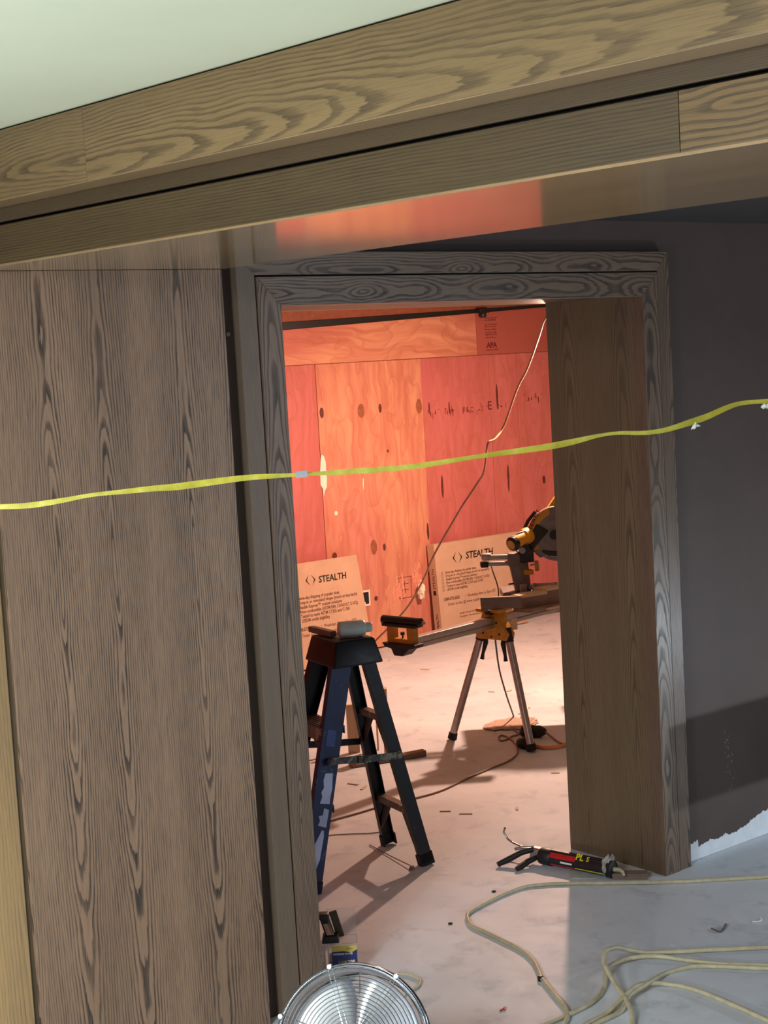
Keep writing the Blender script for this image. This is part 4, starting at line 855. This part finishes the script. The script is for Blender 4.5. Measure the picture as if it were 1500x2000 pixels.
# ---- screw boxes, driver and board behind the left casing
M['clear'] = Nodes('clear_plastic'); M['clear'].b.inputs['Transmission Weight'].default_value = .92; M['clear'].b.inputs['IOR'].default_value = 1.14
M['clear'] = M['clear'].fin((.93,.95,.97,1), .18)
lab_blue = plain('label_blue', (32,44,104), .4, var=.05); lab_yel = plain('label_mustard', (206,184,80), .4, var=.05)
M['steelscrew'] = plain('zinc_screws', (120,112,98), .4, .8, var=.4, scale=220, bump=.8)
def screw_box(loc, rz, label, w, d, h, blue):
    o = thing('screw_box', loc, label, 'box', rz=rz)
    t = .003
    MB().box(-w/2,w/2,-d/2,d/2,0,t).box(-w/2,w/2,-d/2,-d/2+t,t,h).box(-w/2,w/2,d/2-t,d/2,t,h).box(-w/2,-w/2+t,-d/2+t,d/2-t,t,h).box(w/2-t,w/2,-d/2+t,d/2-t,t,h).build('tub', M['clear'], o)
    MB().box(-w/2+t+.001,w/2-t-.001,-d/2+t+.001,d/2-t-.001,t+.0005,h*.45).build('screws', M['steelscrew'], o)
    if blue:
        ld = MB().add([(-w/2,d/2,h),(w/2,d/2,h),(w/2,d/2+.03,h+.075),(-w/2,d/2+.03,h+.075),(-w/2,d/2+.003,h),(w/2,d/2+.003,h),(w/2,d/2+.033,h+.075),(-w/2,d/2+.033,h+.075)], [(0,1,2,3),(7,6,5,4),(0,4,5,1),(1,5,6,2),(2,6,7,3),(3,7,4,0)]).build('lid', M['clear'], o)
        y = -d/2-.0006; x0, x1 = -w*.36, w*.47
        lb = MB().box(x0,x1,y,-d/2+.0002,h*.10,h*.94).build('label', lab_blue, o)
        MB().prism([(x0,h*.94),(x0,h*.76),(x0+(x1-x0)*.5,h*.77),(x0+(x1-x0)*.76,h*.70),(x1,h*.80),(x1,h*.94)], ((0,y,0),(1,0,0),(0,0,1),(0,-1,0)), 0, .0004).build('label_band', lab_yel, lb)
        A_, B_ = (1,0,0),(0,0,1)
        text_part('label_text', 'INTERIOR WOOD', .0075, M['paper'], lb, face_mtx((x0+.004,y-.0005,h*.65),A_,B_), bold=.0002, extrude=.0001)
        text_part('label_text', '1-5/8"', .012, lab_yel, lb, face_mtx((x0+.018,y-.0005,h*.36),A_,B_), bold=.0003, extrude=.0001)
        text_part('label_text', '200', .015, M['paper'], lb, face_mtx((x1-.030,y-.0005,h*.36),A_,B_), bold=.0004, extrude=.0001)
        text_part('label_text', 'Screws', .0075, lab_blue, lb, face_mtx((x1-.034,y-.0008,h*.82),A_,B_), shear=.2, extrude=.0001)
    else:
        lb = MB().box(-w*.4,w*.4,-d/2-.0006,-d/2+.0002,h*.12,h*.80).build('label', M['paper'], o)
        mb = MB()
        for k in range(7): mb.box(-w*.34,w*(.34-.1*(k%3)),-d/2-.0009,-d/2-.0005,h*(.18+.08*k),h*(.18+.08*k)+.0018)
        mb.build('label_rows', plain('grey_print', (130,134,142), .7), lb)['kind'] = 'stuff'
    return o
b1, b2, b3 = [(2.7773, 3.7811, 0.0), (2.7379, 3.8235, 0.0), (2.9038, 4.0051, 0.0)]
screw_box((b1[0]+.035,b1[1]+.045,0), SA+.03, 'clear plastic screw box with blue and yellow label beside left casing', .094, .075, .098, True)
screw_box((2.745,3.874,0), SA+.15, 'clear plastic box with white label, half hidden behind left casing', .05, .055, .092, False)
# cordless driver standing behind the boxes
dr = thing('cordless_driver', (2.788,3.828,.0985), 'black tool with copper coloured face lying on the boxes beside left casing', 'power tool', rz=SA); dr.scale = (.6,.6,.5)
copper = plain('copper_face', (176,138,122), .35, .6)
MB().hexa([(-.07,-.03,.0),(.02,-.03,.0),(.02,.04,.0),(-.07,.04,.0),(-.065,-.03,.045),(.015,-.03,.045),(.015,.04,.045),(-.065,.04,.045)]).build('battery', M['black'], dr, bevel=.004)
MB().hexa([(-.05,-.022,.045),(-.005,-.022,.045),(-.005,.03,.045),(-.05,.03,.045),(-.075,-.022,.155),(-.03,-.022,.155),(-.03,.03,.155),(-.075,.03,.155)]).build('grip', M['black'], dr, bevel=.006)
MB().hexa([(-.042,-.0235,.052),(-.014,-.0235,.052),(-.014,-.021,.052),(-.042,-.021,.052),(-.058,-.0235,.125),(-.036,-.0235,.125),(-.036,-.021,.125),(-.058,-.021,.125)]).build('face_plate', copper, dr)
MB().hexa([(-.012,-.024,.052),(-.006,-.024,.052),(-.006,.01,.052),(-.012,.01,.052),(-.035,-.024,.13),(-.028,-.024,.13),(-.028,.01,.13),(-.035,.01,.13)]).build('side_strip', M['cord_white'], dr)
MB().box(-.10,-.025,-.028,.034,.15,.185).build('head', M['black'], dr, bevel=.008, smooth=50)
lb_ = MB().box(-.012,.012,-.005,.005,0,.085).build('board_offcut', M['oak_dark'], grain=(0,0,1), bevel=.001)
lb_.location = (2.822,3.846,.1005); lb_.rotation_euler = (0,math.radians(-14),SA); tag(lb_, 'short dark oak offcut leaning beside the black tool on the screw boxes', 'wood offcut')

# ---- drum fan
FC = Vector((2.185, 2.955, .236))
ax = Vector((-.66,-.63,.42)).normalized(); fa = Vector((0,0,1)).cross(ax).normalized(); fb = ax.cross(fa)
fan = thing('drum_fan', (FC.x, FC.y, 0), 'round metal floor fan with chrome wire guard in the foreground', 'fan')
o0 = Vector((0,0,FC.z)); FRr = .190
def fp(r, t, h): return o0+(fa*math.cos(t)+fb*math.sin(t))*r+ax*h
M['chrome'] = plain('chrome_wire', (210,214,220), .16, 1.0, var=.03)
M['fanalu'] = plain('bright_fan_metal', (222,226,232), .30, .75, var=.05)
dm = MB()
dm.lathe([(FRr-.004,0),(FRr+.002,-.004),(FRr+.004,-.012),(FRr-.002,-.06),(FRr-.012,-.105),(FRr-.016,-.105),(FRr-.006,-.06),(FRr-.004,-.012)], (o0,fa,fb,ax), 64, cap=False)
dm.build('drum', plain('black_fan_drum', (26,28,34), .3), fan, smooth=40)
MB().lathe([(FRr-.008,-.008),(FRr-.010,-.06),(FRr-.018,-.104)], (o0,fa,fb,ax), 64, cap=False).build('drum_liner', M['fanalu'], fan, smooth=60)
def ring_pts(r, h, n=56): return [fp(r, 2*math.pi*i/n, h) for i in range(n)]
def dome(r): return .006+.030*(1-(r/FRr)**2)
gm = MB(); nr = 17
for i in range(nr):
    r = .030+(FRr-.012-.030)*i/(nr-1); gm.tube(ring_pts(r, dome(r)), .00125, 5, closed=True)
for dr_, h in ((.0,.004),(-.006,.008)): gm.tube(ring_pts(FRr+dr_, h), .0022, 6, closed=True)
gm.build('guard_ring', M['chrome'], fan, smooth=60)['kind'] = 'stuff'
A0 = math.radians(90)
spk = [A0+math.radians(t) for t in (-65-52,-22-0,22,65,112,-158,180)]
spk = [math.radians(t) for t in (108,56,160,4,212,264,316)]
for t in spk:
    for dt in (-.0055,.0055):
        gm = MB(); gm.tube([fp(r, t+dt/max(r,.03), dome(r)-.0025) for r in (.02,.06,.10,.14,.17,FRr-.002)], .0014, 5); gm.build('guard_spoke', M['chrome'], fan, smooth=60)
    MB().lathe([(.0075,-.004),(.0075,.008),(.005,.012)], (fp(FRr+.001,t,.0),fa,fb,ax), 12).build('guard_clip', M['fanalu'], fan, smooth=50)
MB().lathe([(.0,dome(0)+.006),(.022,dome(0)+.004),(.030,dome(0)-.002),(.030,dome(0)-.006)], (o0,fa,fb,ax), 28, cap=False).build('badge', M['fanalu'], fan, smooth=50)
for k in range(3):
    t0 = 2*math.pi*k/3+.5; vs = []; nu, nv_ = 8, 8
    for i in range(nu+1):
        r = .03+(FRr-.055)*i/nu
        for j in range(nv_+1):
            tt = t0+(j/nv_-.5)*(1.75+.25*math.sin(math.pi*i/nu)); vs.append(fp(r, tt, -.055+.045*(j/nv_-.5)))
    mbb = MB().add(vs, [(i*(nv_+1)+j,(i+1)*(nv_+1)+j,(i+1)*(nv_+1)+j+1,i*(nv_+1)+j+1) for i in range(nu) for j in range(nv_)])
    bo = mbb.build('blade', M['fanalu'], fan, smooth=60); sm = bo.modifiers.new('thick','SOLIDIFY'); sm.thickness = .0015
MB().lathe([(.0,-.02),(.03,-.025),(.036,-.04),(.036,-.075),(.05,-.08),(.05,-.12),(.0,-.125)], (o0,fa,fb,ax), 28, cap=False).build('motor_hub', M['black'], fan, smooth=40)
rm = MB()
for i in range(9): rm.tube(ring_pts(.05+.015*i, -.108, 48), .0013, 5, closed=True)
for t in range(8): rm.tube([fp(.045,t*math.pi/4,-.108), fp(FRr-.014,t*math.pi/4,-.105)], .0016, 5)
rm.build('rear_guard', M['chrome'], fan, smooth=60)['kind'] = 'stuff'
sd_ = fa
lowz = -FC.z+.010
p1, p2 = o0+fa*(FRr+.014)-ax*.05, o0-fa*(FRr+.014)-ax*.05
ax2 = Vector((ax.x,ax.y,0)).normalized()
MB().tube(smooth_path([p1, Vector((p1.x,p1.y,.05)), Vector((p1.x,p1.y,.011))+ax2*.10, Vector((p2.x,p2.y,.011))+ax2*.10, Vector((p2.x,p2.y,.05)), p2],4), .010, 8).tube(smooth_path([Vector((p1.x,p1.y,.05)), Vector((p1.x,p1.y,.011))-ax2*.12, Vector((p2.x,p2.y,.011))-ax2*.12, Vector((p2.x,p2.y,.05))],4), .010, 8).build('stand', M['black'], fan, smooth=50)

# ---- yellow tape strung across the doorway
TP = [(-60,990),(0,989),(60,986),(120,977),(180,966),(240,960),(300,954),(340,951),(400,943),(480,933),(540,929),(590,926),(640,923),(700,919),(760,915),(820,909),(900,897),(950,889),(1000,882),(1070,872),(1120,862),(1170,850),(1210,845),(1260,845),(1300,839),(1340,827),(1380,814),(1420,796),(1450,787),(1500,783),(1560,781)]
tape = None
TPW = [(1.1943, 2.6866, 1.6621), (1.2429, 2.6626, 1.659), (1.2921, 2.6384, 1.6577), (1.3422, 2.6141, 1.662), (1.3929, 2.5896, 1.6682), (1.4434, 2.5646, 1.6698), (1.4944, 2.5393, 1.6714), (1.5305, 2.5257, 1.6712), (1.5823, 2.4999, 1.6748), (1.6497, 2.4618, 1.6792), (1.7019, 2.4352, 1.6789), (1.7468, 2.4145, 1.6783), (1.792, 2.3935, 1.6776), (1.8453, 2.3661, 1.6774), (1.8989, 2.3385, 1.6772), (1.9531, 2.3106, 1.6789), (2.0237, 2.2701, 1.6855), (2.0712, 2.2479, 1.6898), (2.1188, 2.2255, 1.6932), (2.1827, 2.1902, 1.6985), (2.2314, 2.1674, 1.705), (2.2806, 2.1443, 1.7136), (2.3215, 2.1272, 1.7157), (2.37, 2.1032, 1.7122), (2.4115, 2.0857, 1.7153), (2.4539, 2.0682, 1.7246), (2.4966, 2.0505, 1.7351), (2.5402, 2.0329, 1.7507), (2.575, 2.0213, 1.7578), (2.6256, 1.9961, 1.7585), (2.6844, 1.9641, 1.7566)]
tape_y = Nodes('yellow_tape'); v_ = tape_y.obj(); n_ = tape_y.noise(v_, 30, 4, .6)
tape_m = tape_y.fin(tape_y.ramp(n_, [(.3, lin((150,142,44))), (.6, lin((176,168,62))), (.8, lin((196,190,100)))]), .38)
path = smooth_path(TPW, 5); n = len(path)
tp_o = thing('barrier_tape', path[n//2], 'twisted yellow tape stretched across in front of the doorway', 'tape')
org = Vector(path[n//2]); vs = []; fs = []
prof_n = 6
for i, p in enumerate(path):
    d = (path[min(i+1,n-1)]-path[max(i-1,0)]).normalized(); up = Vector((0,0,1)); s_ = d.cross(up).normalized(); u = s_.cross(d)
    th = math.radians(22+24*math.sin(i*.13)+10*math.sin(i*.37))
    w = .0054+.001*math.sin(i*.21)
    a = u*math.cos(th)+s_*math.sin(th); b = -u*math.sin(th)+s_*math.cos(th)
    # folded strip: upper leaf, and a lower lip catching the light
    for (q, r) in ((1.0,.0),(.2,-.16),(-.75,-.05),(-1.0,.25),(-.7,.12),(.2,.02)):
        vs.append(p-org+a*w*q+b*w*r*1.3)
for i in range(n-1):
    for j in range(prof_n): fs.append((i*prof_n+j, (i+1)*prof_n+j, (i+1)*prof_n+(j+1)%prof_n, i*prof_n+(j+1)%prof_n))
MB().add(vs, fs).build('strip', tape_m, tp_o, smooth=60)
fuzz = plain('white_fuzz', (214,216,208), .8)
for q in [(2.4762, 2.0631, 1.7241), (2.6235, 1.9999, 1.7545)]:
    mb = MB()
    for k in range(7):
        c = Vector(q)-org+Vector((random.gauss(0,.003),random.gauss(0,.003),random.gauss(-.004,.003))); e = c+Vector((random.gauss(0,.005),random.gauss(0,.005),random.gauss(-.005,.004)))
        mb.tube([c,(c+e)/2,e],[.0032,.0026,.0008],5)
    mb.build('torn_fibre', fuzz, tp_o)
q = [(1.7295, 2.4105, 1.6789), (1.7486, 2.4003, 1.6794)]
MB().bar(Vector(q[0])-org, Vector(q[1])-org, .004, .0125).build('silver_patch', plain('silver_tape', (176,184,188), .4, .4), tp_o)

# ---- small litter on the concrete
lt = [(3.841, 3.2113, 0.0), (3.8359, 3.1698, 0.0), (3.8965, 3.1977, 0.0), (3.9987, 3.1537, -0.0), (2.9444, 3.2428, 0.0), (3.1825, 3.3166, -0.0), (3.3012, 3.8757, 0.0), (3.6158, 3.9989, 0.0)]
o = MB().tube(smooth_path([(lt[0][0],lt[0][1],.003),(lt[1][0],lt[1][1],.004),(lt[2][0],lt[2][1],.006)]), .003, 6).build('wire_scrap', M['cord_grey'])
tag(o, 'bent grey wire scrap on the concrete at right', 'wire scrap')
o = MB().tube([(lt[3][0]+.018*math.cos(t)*1.2, lt[3][1]+.014*math.sin(t), .003) for t in [math.pi+.35*i for i in range(10)]], .0022, 6).build('clip_ring', M['paper'])
tag(o, 'small white curved clip lying on the concrete far right', 'clip')
o = MB().bar((lt[4][0]-.012,lt[4][1],.003),(lt[4][0]+.012,lt[4][1]+.003,.004),.005,.004).bar((lt[4][0],lt[4][1]-.008,.004),(lt[4][0]+.01,lt[4][1]+.006,.005),.004,.003).build('red_scrap', plain('red_plastic', (190,44,56), .5))
tag(o, 'tiny red plastic scrap on the concrete right of the fan', 'plastic scrap')
o = MB().lathe([(.010,0),(.010,.012),(.006,.016)], ((lt[5][0]-.012,lt[5][1],0),(1,0,0),(0,1,0),(0,0,1)), 8).build('black_nub', M['black'])
tag(o, 'small black nub beside the wide cream cord loop', 'plastic scrap')
for i, (x,y,_) in enumerate((lt[6],lt[7])):
    o = MB().lathe([(.006,0),(.009,.003),(.004,.006)], ((x,y,0),(1,0,0),(0,1,0),(0,0,1)), 7).build('dirt_crumb', M['darkmetal'])
    tag(o, ('dark dirt crumb on concrete left of the cord loop','dark dirt crumb on concrete just above the cord loop')[i], 'crumb')
# white bumper on the wall between panel and casing
bp = MB().lathe([(.007,0),(.007,.004),(.004,.006)], ((2.447,YW,1.985),(1,0,0),(0,0,1),(0,-1,0)), 14).build('wall_bumper', M['wall_grey'], smooth=40)
tag(bp, 'small pale round bumper on the wall beside the left casing', 'bumper')

# ---- tripod site lamp standing left of the viewer (source of the crisp cool light)
SLP = Vector((-0.10, 1.95, 0.85))
sl_ = thing('tripod_lamp', (SLP.x-.10, SLP.y-.07, 0), 'cool white site lamp on a tripod left of the viewer', 'lamp')
base = Vector((SLP.x-.10, SLP.y-.07, 0)); rel = SLP-base
for k in range(3):
    t = 2*math.pi*k/3+.4
    MB().tube([(0,0,.45),(.30*math.cos(t),.30*math.sin(t),.012)], .009, 10).build('leg', M['black'], sl_, smooth=40)
MB().tube([(0,0,.4),(0,0,.80)], .012, 12).build('pole', M['black'], sl_, smooth=40)
hd = MB().box(-.05,.05,-.02,.02,-.05,.05)
ho = hd.build('lamp_head', M['darkmetal'], sl_, bevel=.006); ho.location = (rel.x-.045, rel.y-.030, .85); ho.rotation_euler = (0,0,math.radians(-58))
point_light('tripod_lamp_light', SLP, .05, 120, (.86, .94, 1.0))

# ---- unseen low lamp added beyond the right edge, with a plank in front
FLP = Vector((5.50, 2.30, .55))
fl_ = thing('added_lamp', (FLP.x+.10, FLP.y, 0), 'unseen cool lamp added on a short stand beyond the right edge', 'lamp')
for k in range(3):
    t = 2*math.pi*k/3
    MB().tube([(.05,0,.30),(.05+.18*math.cos(t),.18*math.sin(t),.010)], .008, 8).build('leg', M['black'], fl_, smooth=40)
MB().tube([(.05,0,.28),(.05,0,.48)], .010, 10).build('pole', M['black'], fl_, smooth=40)
MB().box(.0,.055,-.085,.085,.48,.62).build('lamp_head', M['darkmetal'], fl_, bevel=.006)
point_light('added_lamp_light', FLP+Vector((.03,0,0)), .012, 42, (.78, .90, 1.0))
tr = thing('shadow_trestle', (5.45, 3.0, 0), 'unseen plank on legs added to shadow the dark right wall', 'trestle')  # added out of view; the plank casts the dark band on the wall
MB().box(-.60,.45,-.02,.02,.385,.541).build('plank', M['grey_wood'], tr, grain=(1,0,0), bevel=.002)
for x in (-.05,.35): MB().box(x,x+.05,-.12,.12,0,.04).box(x,x+.05,-.03,.03,.04,.385).build('leg', M['grey_wood'], tr, grain=(0,0,1), bevel=.002)
